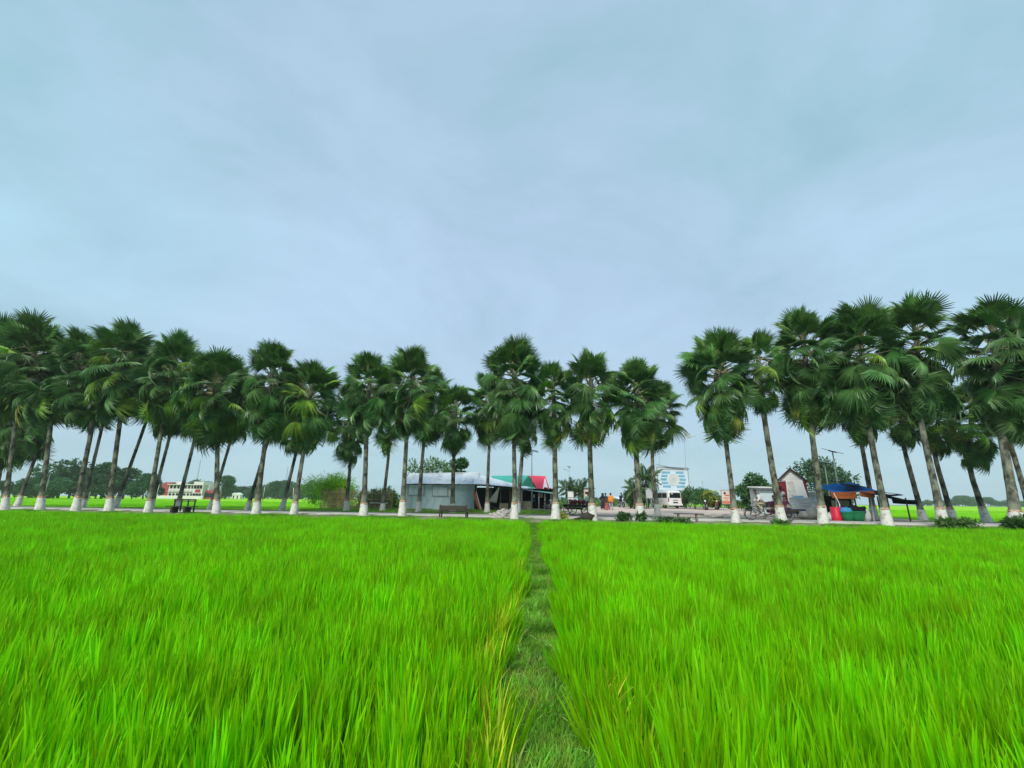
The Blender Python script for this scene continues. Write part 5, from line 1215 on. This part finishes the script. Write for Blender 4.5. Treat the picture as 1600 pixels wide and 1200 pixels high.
tarp('black_cover', [(Wt * .42, .1, H0 + .42), (Wt * .98, .0, H0 + .38), (Wt * .85, 1.6, H0 + .62), (Wt * .52, 1.6, H0 + .78)], BLKC, t, .1, 8)
tarp('orange_valance', [(-.3, -.48, H0 - .36), (Wt * .52, -.5, H0 - .34), (Wt * .52, -.46, H0 + .10), (-.36, -.46, H0 + .05)], ORANGE, t, .14, 5)
tarp('orange_valance', [(Wt * .60, -.5, H0 - .22), (Wt * .98, -.5, H0 - .30), (Wt * 1.0, -.48, H0 + .14), (Wt * .60, -.48, H0 + .12)], ORANGE, t, .08, 9)
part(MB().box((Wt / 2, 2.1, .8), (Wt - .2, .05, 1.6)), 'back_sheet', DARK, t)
part(MB().box((Wt * .55, .7, .72), (Wt * .7, .7, .06)), 'table_top', WOOD, t)
for x in (.3, .8): part(MB().box((Wt * x, .7, .36), (.06, .6, .70)), 'table_leg', WOOD, t)
part(MB().box((Wt * .5, 1.5, 1.05), (.9, .4, .5)), 'carton', CRATE, t)
def rt(u, toff): return rowpos(u, toff)
def drum(name, u, toff, r, h, mat, label, cat, grp=None, lidm=None):
    t = thing(name, label, cat, rt(u, toff) + Vector((0, 0, .05)), rnd.uniform(0, 3), grp)
    part(MB().lathe([(r * .88, 0), (r, .04), (r * 1.02, h * .33), (r * .97, h * .36), (r * 1.02, h * .66), (r * .97, h * .69), (r, h - .04), (r * .93, h)], 16), 'barrel', mat, t, True)
    part(MB().ring((0, 0, h), r * .94, .022, 'Z', 18, 5), 'rim', lidm or mat, t, True)
    return t
drum('red_drum', 1308.5, 3.6, .30, .82, REDB, 'bright red plastic drum beside the green bins', 'drum')
t = thing('green_bin', 'green round bin with a blue bag spilling from its top', 'bin', rt(1326, 3.3) + Vector((0, 0, .05)), 0, 'green bins under the tarpaulin stall')
part(MB().lathe([(.26, 0), (.36, .3), (.40, .52), (.42, .54), (.40, .57)], 16), 'tub', GREENB, t, True); part(MB().blob((-.06, 0, .62), .36, 3, 12, 8, .2, (1.1, 1, .6)), 'blue_bag', BLUEB, t, True); part(MB().ring((0, 0, .54), .41, .02, 'Z', 18, 5), 'rim', GREENB, t, True)
t = thing('green_bin', 'green round bin topped with black plastic sheet', 'bin', rt(1341, 3.2) + Vector((0, 0, .05)), 0, 'green bins under the tarpaulin stall')
part(MB().lathe([(.30, 0), (.40, .3), (.46, .56), (.48, .58), (.46, .61)], 16), 'tub', GREENB, t, True); part(MB().blob((.04, 0, .68), .42, 7, 12, 8, .25, (1.15, 1, .6)), 'black_sheet', BLKC, t, True); part(MB().ring((0, 0, .58), .47, .02, 'Z', 18, 5), 'rim', GREENB, t, True)
for k, (u, to, r, mt, sq, lb, ) in enumerate(((1354, 3.3, .36, SACK, (.85, .7, 1.15), 'white sack leaning beside the green bins'), (1299, 3.9, .34, SACK, (1, .8, .8), 'cream sack between the mossy palm and the red drum'), (1347, 3.9, .4, BLKC, (1.2, .9, .9), 'black plastic bundle behind the green bins'), (1317, 4.3, .4, NAVY, (.9, .8, 1.3), 'dark bundle behind the red drum'))):
    o = part(MB().blob(rt(u, to) + Vector((0, 0, .05 + r * sq[2] * .85)), r, k + 31, 12, 8, .16, sq), 'sack', mt, None, True); tag(o, lb, 'sack', 'sacks under the tarpaulin stall')
p = rt(1318, 3.5); o = part(MB().tube([p + Vector((-.1, 0, .1)), p + Vector((.0, .1, 1.1)), p + Vector((-.25, .1, 1.75))], .03, n=6), 'stick', WHITE); o.name = 'white_stick'; tag(o, 'white stick leaning between the drum and the green bins', 'stick')
# black tarpaulin shelter
ta = rowpos(1384, 3.4); tb2 = rowpos(1430, 5.6); Wt = (tb2 - ta).length
t = thing('tarpaulin_shelter', 'low shelter of black and navy plastic sheets on sticks', 'shelter', ta, math.atan2(tb2.y - ta.y, tb2.x - ta.x)); H0 = P(1390, 772, ta.y).z - ta.z
for x, y, h_ in ((.55, -.1, H0), (Wt * .78, -.1, H0 - .2), (.3, 1.6, H0 + .2), (Wt * .8, 1.5, H0 - .1)): part(MB().cyl((x, y, -.1), (x - .08, y, h_), .045, .04, 6), 'post', WOODD, t)
tarp('navy_sheet', [(-.3, -.3, H0 - .12), (Wt * .55, -.35, H0 - .02), (Wt * .55, 1.9, H0 + .42), (-.3, 1.9, H0 + .34)], NAVY, t, .14, 12)
tarp('black_sheet', [(Wt * .5, -.42, H0 - .30), (Wt * 1.0, -.35, H0 - .42), (Wt * .95, 1.7, H0 + .0), (Wt * .5, 1.8, H0 + .34)], BLKC, t, .16, 15)
tarp('hanging_flap', [(Wt * .95, -.4, H0 - .62), (Wt * .99, 1.0, H0 - .55), (Wt * .97, 1.0, H0 - .25), (Wt * .95, -.4, H0 - .33)], BLKC, t, .05, 18, 5, 4)
tarp('side_flap', [(-.1, -.2, .05), (.55, -.15, .1), (.4, -.15, H0 - .1), (-.2, -.25, H0 - .1)], BLKC, t, .12, 22, 6, 6)
part(MB().box((.72, .1, .62), (.14, .12, 1.2), rz=.2), 'yellow_board', M('ochre_board', (.35, .25, .05), rough=.8, var=.3), t)
tarp('white_patch', [(Wt * .02, -.33, H0 + .0), (Wt * .3, -.36, H0 + .02), (Wt * .3, .1, H0 + .12), (Wt * .02, .1, H0 + .12)], WHITE, t, .08, 25, 4, 4)

# ------------------------------------------------------------------ far building
YF_ = 190.0; a_, b_ = P(249, 776, YF_), P(331, 776, YF_); Lb = b_.x - a_.x; zg = .4; mp = mpp(a_)
t = thing('far_building', 'long two storey white and red building beyond the left rice field', 'building', (a_.x, YF_, zg), 0)
def fx(u): return (u - 249) * mp
H1, H2 = 3.2, 6.3
part(MB().box((fx(290) , 4, 2.9), (fx(320) - fx(252), 7.5, 5.6)), 'wall', BUILDW, t); part(MB().box((fx(255), 3, 3.3), (fx(10.5 + 249), 6, 6.0)), 'stair_tower', BUILDR, t)
part(MB().box((fx(258), 3.4, 6.5), (fx(249 + 12), 6.2, .35)), 'tower_roof', BUILDR, t)
part(MB().box((fx(291), 3.2, 5.85), (fx(249 + 62), 8, .3)), 'roof_slab', BUILDW, t); part(MB().box((fx(291), .6, 3.05), (fx(249 + 60), 1.9, .25)), 'gallery_slab', BUILDW, t)
part(MB().box((fx(291), .0, 3.75), (fx(249 + 58), .12, .8)), 'gallery_parapet', BUILDW, t)
part(MB().box((fx(268), 4.5, 6.5), (fx(249 + 9), 4, 1.1)), 'water_tank', BUILDW, t)
for i in range(11): part(MB().box((fx(262 + i * 5.6), .1, 2.9), (.35, .35, 5.8)), 'column', BUILDW, t)
for i in range(10):
    for z in (1.5, 4.75): 
        w_ = part(MB().box((fx(264.8 + i * 5.6), .20, z), (.95, .1, 1.35)), 'window', GLASS, t); 
        part(MB().box((fx(264.8 + i * 5.6), .17, z - .75), (1.15, .2, .12)), 'sill', BUILDW, w_)
part(MB().box((fx(311.5), 2.2, 3.5), (fx(249 + 15), 8, 7.0)), 'end_block', BUILDW, t); part(MB().box((fx(312), -1.84, 3.3), (fx(249 + 8), .1, 1.2)), 'red_band', BUILDR, t)
for z in (1.6, 4.9): 
    for k in range(3): part(MB().box((fx(307 + k * 4.5), -1.86, z), (1.0, .1, 1.4)), 'window', GLASS, t)
part(MB().box((fx(325), 3, 1.8), (fx(249 + 13), 6, 3.6)), 'annex', BUILDR, t, label='low red annex')
for k in range(4): part(MB().box((fx(320.5 + k * 3), -.04, 1.7), (.9, .1, 1.6)), 'window', GLASS, t)
part(MB().box((fx(290), -4.0, .75), (fx(249 + 74), .2, 1.2)), 'compound_wall', BUILDW, t)
for u, v0, v1, Y, lb in ((312, 775, 719, 240, 'slim lattice mast rising behind the far building'), (448, 775, 729, 300, 'fainter lattice mast rising over the treeline near the bamboo side')):
    b0 = P(u - 5, v0, Y); b0.z = .3; tp = P(u + (1.5 if u < 400 else 2), v1, Y) ; hh = tp.z - .3
    b0 = Vector((tp.x, Y, .3)); t = thing('lattice_mast', lb, 'mast', b0); w_ = .55
    for sx in (-1, 1): part(MB().cyl((sx * w_, 0, 0), (sx * .12, 0, hh), .10, .06, 4), 'leg', GREYP, t)
    part(MB().cyl((0, w_, 0), (0, .1, hh), .10, .06, 4), 'leg', GREYP, t); m_ = MB()
    for k in range(12):
        z0_, z1_ = hh * k / 12, hh * (k + 1) / 12; ww = lambda z: w_ + (.12 - w_) * z / hh
        s = 1 if k % 2 else -1; m_.cyl((s * ww(z0_), 0, z0_), (-s * ww(z1_), 0, z1_), .05, n=3, cap=False)
    part(m_, 'bracing', GREYP, t)['kind'] = 'stuff'
for u, Y, w_, lb in ((373, 230, 2.6, 'tiny white hut at the foot of the far trees, field side'), (367, 235, 1.6, 'smaller pale hut next to the tiny white hut')):
    p = P(u, 775, Y); t = thing('far_hut', lb, 'hut', (p.x, Y, .45)); part(MB().box((0, 0, 1.1), (w_, 2, 2.2)), 'wall', BUILDW, t); part(MB().prism([(-w_ / 2 - .3, 2.2), (w_ / 2 + .3, 2.2), (0, 3.1)], 'Y', -1.2, 1.2), 'roof', TINROOF, t); part(MB().box((0, -1.03, .9), (.6, .06, 1.5)), 'door', DARK, t)
p0_ = P(966, 781, 80); p1_ = P(979, 781, 80); t = thing('far_shed', 'low shed with pale blue roof behind the motorcyclist', 'shed', (p0_.x, 80, .8)); wz = p1_.x - p0_.x
part(MB().box((wz / 2, 1, .55), (wz, 2, 1.1)), 'wall', GREYP, t); part(MB().slab([(-.2, -.3, 1.15), (wz + .2, -.3, 1.15), (wz + .2, 2.3, 1.55), (-.2, 2.3, 1.55)], .07), 'roof', BBW, t)

# ------------------------------------------------------------------ trees and shrubs
def crown_mesh(name, blobs, n, size, aspect, mat, seed, core=.55, up=.6):
    rg = np.random.default_rng(seed); w_ = np.array([b[3] * b[4] * b[5] for b in blobs]) ** .75; idx = rg.choice(len(blobs), n, p=w_ / w_.sum())
    B = np.array(blobs); d = rg.normal(size=(n, 3)); d /= np.linalg.norm(d, axis=1)[:, None]
    r = core + (1 - core) * rg.uniform(0, 1, n) ** .6
    lump = np.array([1 + .22 * noise.noise(Vector(q * 2.3) + Vector((int(i) * 5.1, seed, 0))) for q, i in zip(d, idx)])
    pts = B[idx, :3] + d * B[idx, 3:6] * (r * lump)[:, None]
    dirs = d * .8 + rg.normal(size=(n, 3)) * .6; dirs[:, 2] += up - .5
    return leafmesh(name, pts, dirs, size, aspect, mat, rg)
def blobs_for(seed, h, wd, nb=9, base=.3):
    rg = random.Random(seed); out = []
    for i in range(nb):
        a = rg.uniform(0, TAU); z = h * rg.uniform(base, .84); k = 1 - abs((z / h - .58)) * 1.1
        rr = wd * .5 * k * rg.uniform(.25, .75); s = wd * rg.uniform(.16, .28)
        out.append((rr * math.cos(a), rr * math.sin(a), z, s, s, s * rg.uniform(.7, .95)))
    out.append((0, 0, h * .84, wd * .2, wd * .2, h * .15)); return out
def trunk_mesh(name, h, r, blobs, mat=None):
    mb = MB(); mb.tube([(0, 0, -.2), (.02 * h, 0, h * .25), (0, .02 * h, h * .55)], [r, r * .75, r * .45], 7)
    for b in blobs[:7]: mb.tube([(0, 0, h * .22), (b[0] * .5, b[1] * .5, h * .22 + (b[2] - h * .22) * .6), b[:3]], [r * .5, r * .3, r * .1], 5, cap=False)
    return mb.mesh(name, mat or TRUNKM, True)
FT = []
for k in range(5):
    bl = blobs_for(50 + k, 10, (9, 8, 11, 6.5, 8)[k], 11, (.25, .3, .2, .3, .15)[k])
    FT.append((crown_mesh(f'crown_{k}', bl, 2600, .75, .6, TREE, 60 + k), trunk_mesh(f'tree_trunk_{k}', 10, .28, bl)))
def tree(loc, h, kind, rz, label, group=None, wx=1.0, cat='tree'):
    t = thing('tree', label, cat, loc, rz, group); s = h / 10; t.scale = (s * wx, s * wx, s)
    obj('trunk', FT[kind][1], t); obj('crown', FT[kind][0], t); return t
GT = 'trees beyond the rice field'
def tv(u, vt, Y): return max(1.5, P(u, vt, Y).z - .3)
LT = [(2, 752, 150, 1, 'dark tree by the open-field edge, first of the tree belt'), (22, 757, 165, 4, 'low rounded tree of the belt between the first two palms'), (44, 748, 150, 0, 'broad tree of the belt behind the leaning white footed palm'), (60, 741, 160, 2, 'bushy olive tree just behind the white leaning pole'), (90, 721, 150, 0, 'tallest domed tree of the belt, between second and third front palms'), (108, 733, 155, 1, 'dark tree adjoining the tallest domed tree'), (84, 748, 135, 2, 'lower yellowish tree before the tallest domed tree'), (127, 737, 155, 2, 'tree of the belt seen between two parallel leaning trunks'), (158, 724, 150, 3, 'tall narrow tree of the belt beside two parallel trunks'), (150, 742, 145, 0, 'lower tree beside the tall narrow tree'), (176, 744, 150, 4, 'round tree behind the fourth white footed palm'), (192, 732, 155, 3, 'slender dark tree near the strongest leaning palm'), (206, 753, 150, 0, 'low tree under the strongest leaning palm'), (224, 742, 150, 1, 'dark tree of the belt just before the white and red building'), (240, 752, 160, 4, 'last tree of the belt, touching the white and red building')]
for i, (u, vt, Y, k, lb) in enumerate(LT):
    p = P(u, 775, Y); h = tv(u, vt, Y); tree((p.x, Y, .3), h * 1.03, k, i * 1.7, lb, GT, 1.25)
for i, (u, vt, Y, k, lb) in enumerate([(272, 758, 225, 2, 'tree top showing above the white building roof'), (300, 751, 225, 0, 'dome shaped tree behind the white building, near the mast foot'), (316, 754, 225, 2, 'second tree behind the white building, beside the mast'), (334, 755, 215, 1, 'tree at the annex end of the white building'), (352, 744, 210, 3, 'spiky tree beyond the straight drooping palm')]):
    p = P(u, 775, Y); tree((p.x, Y, .3), tv(u, vt, Y) * 1.03, k, i * 2.1, lb, GT, 1.15)
GF = 'far bluish trees on the horizon'
FL = 'distant tree in the hazy row between the straight palm and the bamboo clump'
for i in range(26):
    u = 345 + i * 6.2 + rnd.uniform(-2, 2); vt = 762 + rnd.uniform(-6, 4) - (8 if 430 < u < 446 else 0); Y = 285 + rnd.uniform(-15, 25)
    p = P(u, 776, Y); tree((p.x, Y, .3), tv(u, vt, Y) * 1.05, rnd.choice([0, 1, 2, 4]), rnd.uniform(0, 6), FL, GF, rnd.uniform(1.2, 1.7))
FR = 'distant bluish tree in the hazy row beyond the rice past the stalls'
for i in range(34):
    u = 1432 + i * 5.6 + rnd.uniform(-2, 2); Y = 430 + rnd.uniform(-20, 40); vt = 783 + rnd.uniform(-2, 2) + (u - 1500) * .01 - (5 if 1496 < u < 1526 else 0) - (4 if abs(u - 1543) < 6 else 0)
    p = P(u, 793, Y); tree((p.x, Y, .3), tv(u, vt, Y) * 1.1, rnd.choice([0, 1, 2, 4]), rnd.uniform(0, 6), FR, GF, rnd.uniform(1.3, 2.0))
FC = 'low distant tree on the horizon behind the brick yard'
for i in range(36):
    u = 862 + i * 9.5 + rnd.uniform(-3, 3); Y = 330 + rnd.uniform(-20, 40); vt = 778 + rnd.uniform(-2, 2) + (u - 860) * .011
    p = P(u, 787, Y); tree((p.x, Y, .3), tv(u, vt, Y), rnd.choice([0, 1, 2, 4]), rnd.uniform(0, 6), FC, GF, rnd.uniform(1.3, 2))

# nearer greenery
def clump(name, label, cat, loc, blobs, n, size, aspect, mat, seed, stems=6, h=2.0, up=.6, core=.3, group=None, stemmat=None, extra=None):
    t = thing(name, label, cat, loc, 0, group)
    obj('foliage', crown_mesh(name + '_foliage', blobs, n, size, aspect, mat, seed, core, up), t)
    mb = MB(); rg = random.Random(seed)
    for i in range(stems):
        b = rg.choice(blobs); mb.tube([(b[0] * .15, b[1] * .15, -.1), (b[0] * .6, b[1] * .6, b[2] * .6), (b[0], b[1], b[2] + b[5] * .5)], [.05, .035, .015], 5, cap=False)
    part(mb, 'stem', stemmat or TRUNKM, t, True)
    if extra: obj('blossom', crown_mesh(name + '_bloom', extra[0], extra[1], extra[2], .8, extra[3], seed + 1, .7, .8), t)
    return t
def bamboo(loc, h, wd, ncul, label, mat, seed, nleaf=70, ls=.30):
    """arching culms with fine drooping leaves"""
    rg = np.random.default_rng(seed); t = thing('bamboo_clump', label, 'bamboo', loc); P_ = []; D_ = []; mb = MB()
    for i in range(ncul):
        a = rg.uniform(0, TAU); lean = rg.uniform(.05, .62) * wd * .6; hh = h * rg.uniform(.55, 1.0) * (1 - .30 * lean / (wd * .6)); pts = []
        for k in range(7):
            f = k / 6; pts.append((math.cos(a) * lean * f ** 1.9 + .25 * math.cos(a), math.sin(a) * lean * f ** 1.9 + .25 * math.sin(a), hh * (f - .16 * f ** 4)))
        mb.tube(pts, [.03 * (1 - .8 * k / 6) for k in range(7)], 4, cap=False)
        pa = np.array(pts)
        for j in range(nleaf):
            f = rg.uniform(.22, 1.0) ** .8; k = min(5, int(f * 6)); q = pa[k] + (pa[k + 1] - pa[k]) * (f * 6 - k); sp_ = .55 * (1.1 - f)
            o_ = rg.normal(size=3) * (.16 + sp_ * .8); P_.append(q + o_); d = o_ * .8 + rg.normal(size=3) * .25; d[2] -= .25; D_.append(d)
    obj('foliage', leafmesh('bamboo_foliage', np.array(P_), np.array(D_), ls, .17, mat, rg, up=.8), t); part(mb, 'culm', TREE2 if False else BAMLEAF, t, True)['kind'] = 'stuff'
    return t
bamboo(atY(521, 46.0), P(521, 724, 46).z - .6, 4.6, 60, 'bright yellow green bamboo clump behind the stick fence', BAMLEAF, 5, 95, .36)
bamboo(atY(489, 62.0), P(489, 737, 62).z - .6, 6.0, 34, 'paler feathery bamboo beyond the bright yellow green clump', TREE2, 6, 80, .42)
bamboo(atY(535, 47.5), P(530, 745, 47).z - .6, 3.6, 26, 'lower bright bamboo tuft at the side of the big bright clump', BAMLEAF, 7, 80, .34)
bamboo(atY(583, 56.0), P(583, 765, 56).z - .6, 4.5, 24, 'thin pale green bamboo tips showing over the stick fence', TREE2, 9, 70, .36)
clump('garden_shrub', 'dark shrub behind the stick fence, between slim palms', 'shrub', atY(580, 45.0), [(0, 0, .9, 1.2, .8, .9), (.9, 0, .7, .8, .6, .7), (-.8, 0, .8, .7, .6, .8)], 2200, .22, .55, SHRUB, 21, h=1.6)
clump('garden_shrub', 'light green shrub at the far end of the stick fence', 'shrub', atY(603, 47.0), [(0, 0, 1.0, 1.0, .8, 1.0), (.8, 0, .7, .8, .6, .7)], 1600, .24, .5, TREE2, 22, h=1.6)
bl = [(-1.6, 0, 3.4, 1.2, 1.0, .8), (.2, 0, 4.0, 1.6, 1.1, .9), (-.8, 0, 4.7, 1.1, .9, .7), (1.2, .3, 3.5, 1.0, .9, .8), (-2.8, .2, 3.6, .9, .8, 1.3), (-3.1, 0, 4.6, .5, .5, .6)]
bs = P(675, 722, 56).z / 5.6
bl = [tuple(np.array(b) * bs) for b in bl]
clump('feathery_tree', 'airy light green tree behind the grey tin shed roof', 'tree', atY(682, 56.0), bl, 1500, .42, .3, TREE2, 23, stems=9, core=.15)
pp = atY(713, 52.0); h1 = P(713, 725, 52).z - pp.z; h2 = P(713, 742, 52).z - pp.z
clump('layered_tree', 'tree with two flat tiers of dark leaves rising over the tin shed', 'tree', pp, [(0, 0, h1, 1.0, .8, .42), (.5, 0, h1 + .1, .6, .6, .5), (-.2, 0, h2, 1.5, 1.0, .40), (.9, 0, h2 - .2, .8, .8, .35), (-1.5, 0, h2 - .35, .8, .8, .3)], 1700, .34, .6, SHRUB, 24, stems=5)
# coconut palms
def frond(name, seed, Lr=2.6, droop=1.0):
    rg = random.Random(seed); mb = MB(); pts = []
    for k in range(9):
        f = k / 8; pts.append(Vector((0, Lr * (f - .12 * droop * f ** 3), Lr * (.42 * f - .62 * droop * f ** 2.2))))
    mb.tube(pts, [.035 * (1 - .85 * k / 8) for k in range(9)], 4, cap=False); mb.cur = 1
    for k in range(46):
        f = .12 + .88 * k / 46; i = min(7, int(f * 8)); p = pts[i].lerp(pts[i + 1], f * 8 - i); dd = (pts[i + 1] - pts[i]).normalized()
        ll = Lr * .30 * math.sin(math.pi * (f * .82 + .12)) * rg.uniform(.85, 1.1)
        for s in (-1, 1):
            d = Vector((s, 0, 0)) * .8 + dd * .55 + Vector((0, 0, -.45 - .3 * rg.random())); e_ = p + d.normalized() * ll; w_ = dd * .038
            mid = p.lerp(e_, .5) + Vector((0, 0, .04)); mb.add([p, mid - w_, e_, mid + w_], [(0, 1, 2, 3)])
    me = bpy.data.meshes.new(name); me.from_pydata(mb.v, [], mb.f); me.materials.append(TRUNKM); me.materials.append(COCO); me.polygons.foreach_set('material_index', mb.mi); me.update(); return me
FRD = [frond(f'frond_{i}', i, 2.6, (.55, .9, 1.25)[i]) for i in range(3)]
def coconut(loc, th, s, label, seed, n=16):
    rg = random.Random(seed); t = thing('coconut_palm', label, 'coconut palm', loc, 0, 'young coconut palms by the yard')
    part(MB().tube([(0, 0, -.1), (.06, 0, th * .5), (.02, .05, th)], [.16, .12, .11], 8), 'trunk', TRUNKM, t, True)
    for i in range(n):
        f = i / (n - 1); o = bpy.data.objects.new('frond', FRD[0 if f < .35 else 1 if f < .7 else 2]); C.objects.link(o); o.parent = t; o.location = (.02, .05, th)
        o.rotation_euler = (R(58 - 80 * f + rg.uniform(-8, 8)), 0, i * 2.4 + rg.uniform(-.2, .2)); q = s * rg.uniform(.85, 1.1); o.scale = (q, q, q); c_ = rg.uniform(.8, 1.3); o.color = (c_ * 1.1, c_, c_, 1)
    return t
coconut(atY(885, 54.0), 2.1, .62, 'small slim coconut palm beside the thin street lamp', 3, 13)
coconut(atY(905, 53.0), 1.5, .95, 'bushy young coconut palm behind the flatbed cart', 4, 20)
coconut(atY(1012, 52.0), 3.2, .85, 'taller dark coconut palm behind the rear palm at the van', 5, 22)
coconut(atY(992, 50.0), 2.0, .66, 'drooping pale coconut palm left of a grey white board', 6, 16)
S_ = 'shrub'
def sh(u, Y, w_, h, label, mat, seed, n=1500, size=.22, extra=None, nm='garden_shrub'):
    rg = random.Random(seed); bl = [(rg.uniform(-.38, .38) * w_, rg.uniform(-.2, .2) * w_, h * rg.uniform(.35, .72), w_ * rg.uniform(.2, .3), w_ * .22, h * rg.uniform(.22, .32)) for _ in range(6)]
    return clump(nm, label, S_, atY(u, Y) + Vector((0, 0, .04)), bl, n, size, .55, mat, seed, h=h, extra=(bl[:3], *extra) if extra else None)
sh(872, 58, 3.4, 1.3, 'low green shrub beyond the end of the shop', SHRUB, 31, 1400)
sh(882, 50, 3.0, .7, 'low light green ground shrub under the small coconut palm', TREE2, 32, 1200, .16)
sh(985, 52, 2.6, 2.4, 'dark shrub under the drooping coconut palm', SHRUB, 33, 1800)
sh(1004, 53, 3.6, 3.0, 'dense dark shrub between the coconut palms and the van', SHRUB, 34, 2400)
sh(1075, 54, 3.2, 2.2, 'dark green shrub just beside the white van', SHRUB, 35, 1900)
sh(1088, 52, 2.8, 2.5, 'dark leafy shrub between the van and the yellow bush', SHRUB, 36, 1900)
sh(1104, 50, 3.0, 2.3, 'green bush with yellow blossom behind parked motorbikes', SHRUB, 37, 2200, .2, (900, .17, YELLOW))
sh(1122, 51, 2.4, 1.6, 'low green shrub beside the orange banded sign board', SHRUB, 38, 1400)
sh(1150, 52, 2.6, 1.2, 'low pale shrub behind the palm with round crown', TREE2, 39, 1000)
sh(935, 60, 4, 1.3, 'light green low shrub behind the black robed figure', TREE2, 40, 900)
sh(930 + 28, 62, 2.5, 1.0, 'light green low shrub behind the orange shawl', TREE2, 41, 800)
def bigtree(u, Y, vt, w_, label, mat, seed, n, size, asp, core, nb=12, base=.12):
    p = atY(u, Y); h = P(u, vt, Y).z - p.z; bl = blobs_for(seed, h, w_, nb, base)
    t = thing('tree', label, 'tree', p); obj('crown', crown_mesh('big_crown', bl, n, size, asp, mat, seed, core), t); obj('trunk', trunk_mesh('big_trunk', h, .16, bl), t); return t
bigtree(1182, 46.0, 739, 3.6, 'dense dark green tree behind the tricycle rider', SHRUB, 71, 5200, .30, .55, .35, 14, .1)
bigtree(1297, 46.0, 714, 6.4, 'airy grey green tree behind the two solar lamps', M('airy_leaf', (.07, .15, .06), rough=.6, var=.35, scale=1.1, trans=.3, world=True), 72, 4200, .40, .34, .2, 13, .25)
# weeds at the field edge
WEED = SHRUB
def weed(u, toff, w_, h, label, seed, n=260, size=.26, mat=None, group=None):
    p = rowpos(u, toff); p.z -= .08; rg = random.Random(seed); bl = [(rg.uniform(-.4, .4) * w_, rg.uniform(-.25, .25) * w_, h * rg.uniform(.3, .7), w_ * .22, w_ * .2, h * .3) for _ in range(6)]
    return clump('weed_bush', label, 'weed', p, bl, n, size, .5, mat or WEED, seed, stems=7, h=h, core=.1, stemmat=TREE2, group=group)
weed(1484, -.7, 1.5, .55, 'leafy weed spreading at the scarred palm foot', 81, 420, .24, TREE2)
weed(1508, -.7, 1.3, .55, 'low light weed just past the scarred palm foot', 85, 260, .2, TREE2)
weed(1596, -.7, 1.5, .66, 'leafy bush at the foot of the thick pale palm', 82, 480)
weed(975, -.3, .8, .55, 'small leafy weed bush on the road edge beside the weedy palm foot', 83, 300, .2)
weed(1003, -.5, .45, .6, 'weed growing against the white foot before the coconut palms', 84, 220, .2)
weed(1036, -.5, 1.1, .28, 'low grassy weed under the rear palm by the van', 86, 260, .18)
weed(1062, -.6, 1.5, .30, 'low creeping weed beside the small plank bench', 87, 240, .16)
weed(875, .3, .8, .5, 'yellowish weed beside the gappy crowned palm foot', 88, 200, .18, YELLOW)
weed(1222, -.6, .9, .22, 'grassy tuft at the palm foot that hides the tricycle wheel', 89, 220, .2, TREE2)
p = rowpos(916, -.25); o = part(MB().blob(p + Vector((.1, 0, .17)), .34, 5, 12, 8, .25, (1.2, .8, .75)).tube([p + Vector((-.75, 0, .02)), p + Vector((-.3, 0, .10)), p + Vector((.1, 0, .2))], [.05, .09, .12], 6), 'tree_stump', WOODD, None, True); tag(o, 'black fallen stump lying beside a palm at the field edge', 'stump')
# scattered clods and straw on the pavement
mb = MB()
for i in range(120):
    c_ = rowpos(rnd.uniform(1085, 1300), rnd.uniform(5.5, 12)); c_.z += .08
    if rnd.random() < .5: mb.blob(c_, rnd.uniform(.03, .08), i, 5, 3, .3, (1.6, 1, .5))
    else: a = rnd.uniform(-.4, .4); mb.tube([c_, c_ + Vector((rnd.uniform(.2, .7), math.sin(a), .03))], .018, n=4)
o = part(mb, 'litter', WOOD); o['kind'] = 'stuff'; o['label'] = 'sticks straw and clods scattered on the brick yard'; o['category'] = 'litter'

# ------------------------------------------------------------------ air
hm = bpy.data.materials.new('haze_air'); hm.use_nodes = True; t = hm.node_tree; t.nodes.clear()
ho = t.nodes.new('ShaderNodeOutputMaterial'); hv = t.nodes.new('ShaderNodeVolumePrincipled'); hv.inputs['Color'].default_value = (.85, .94, 1, 1); hv.inputs['Density'].default_value = .0003; hv.inputs['Anisotropy'].default_value = .1
t.links.new(hv.outputs[0], ho.inputs['Volume'])
o = part(MB().box((0, 430, 16.5), (2300, 1000, 35.6)), 'haze', hm); o['kind'] = 'stuff'; o.display_type = 'WIRE'
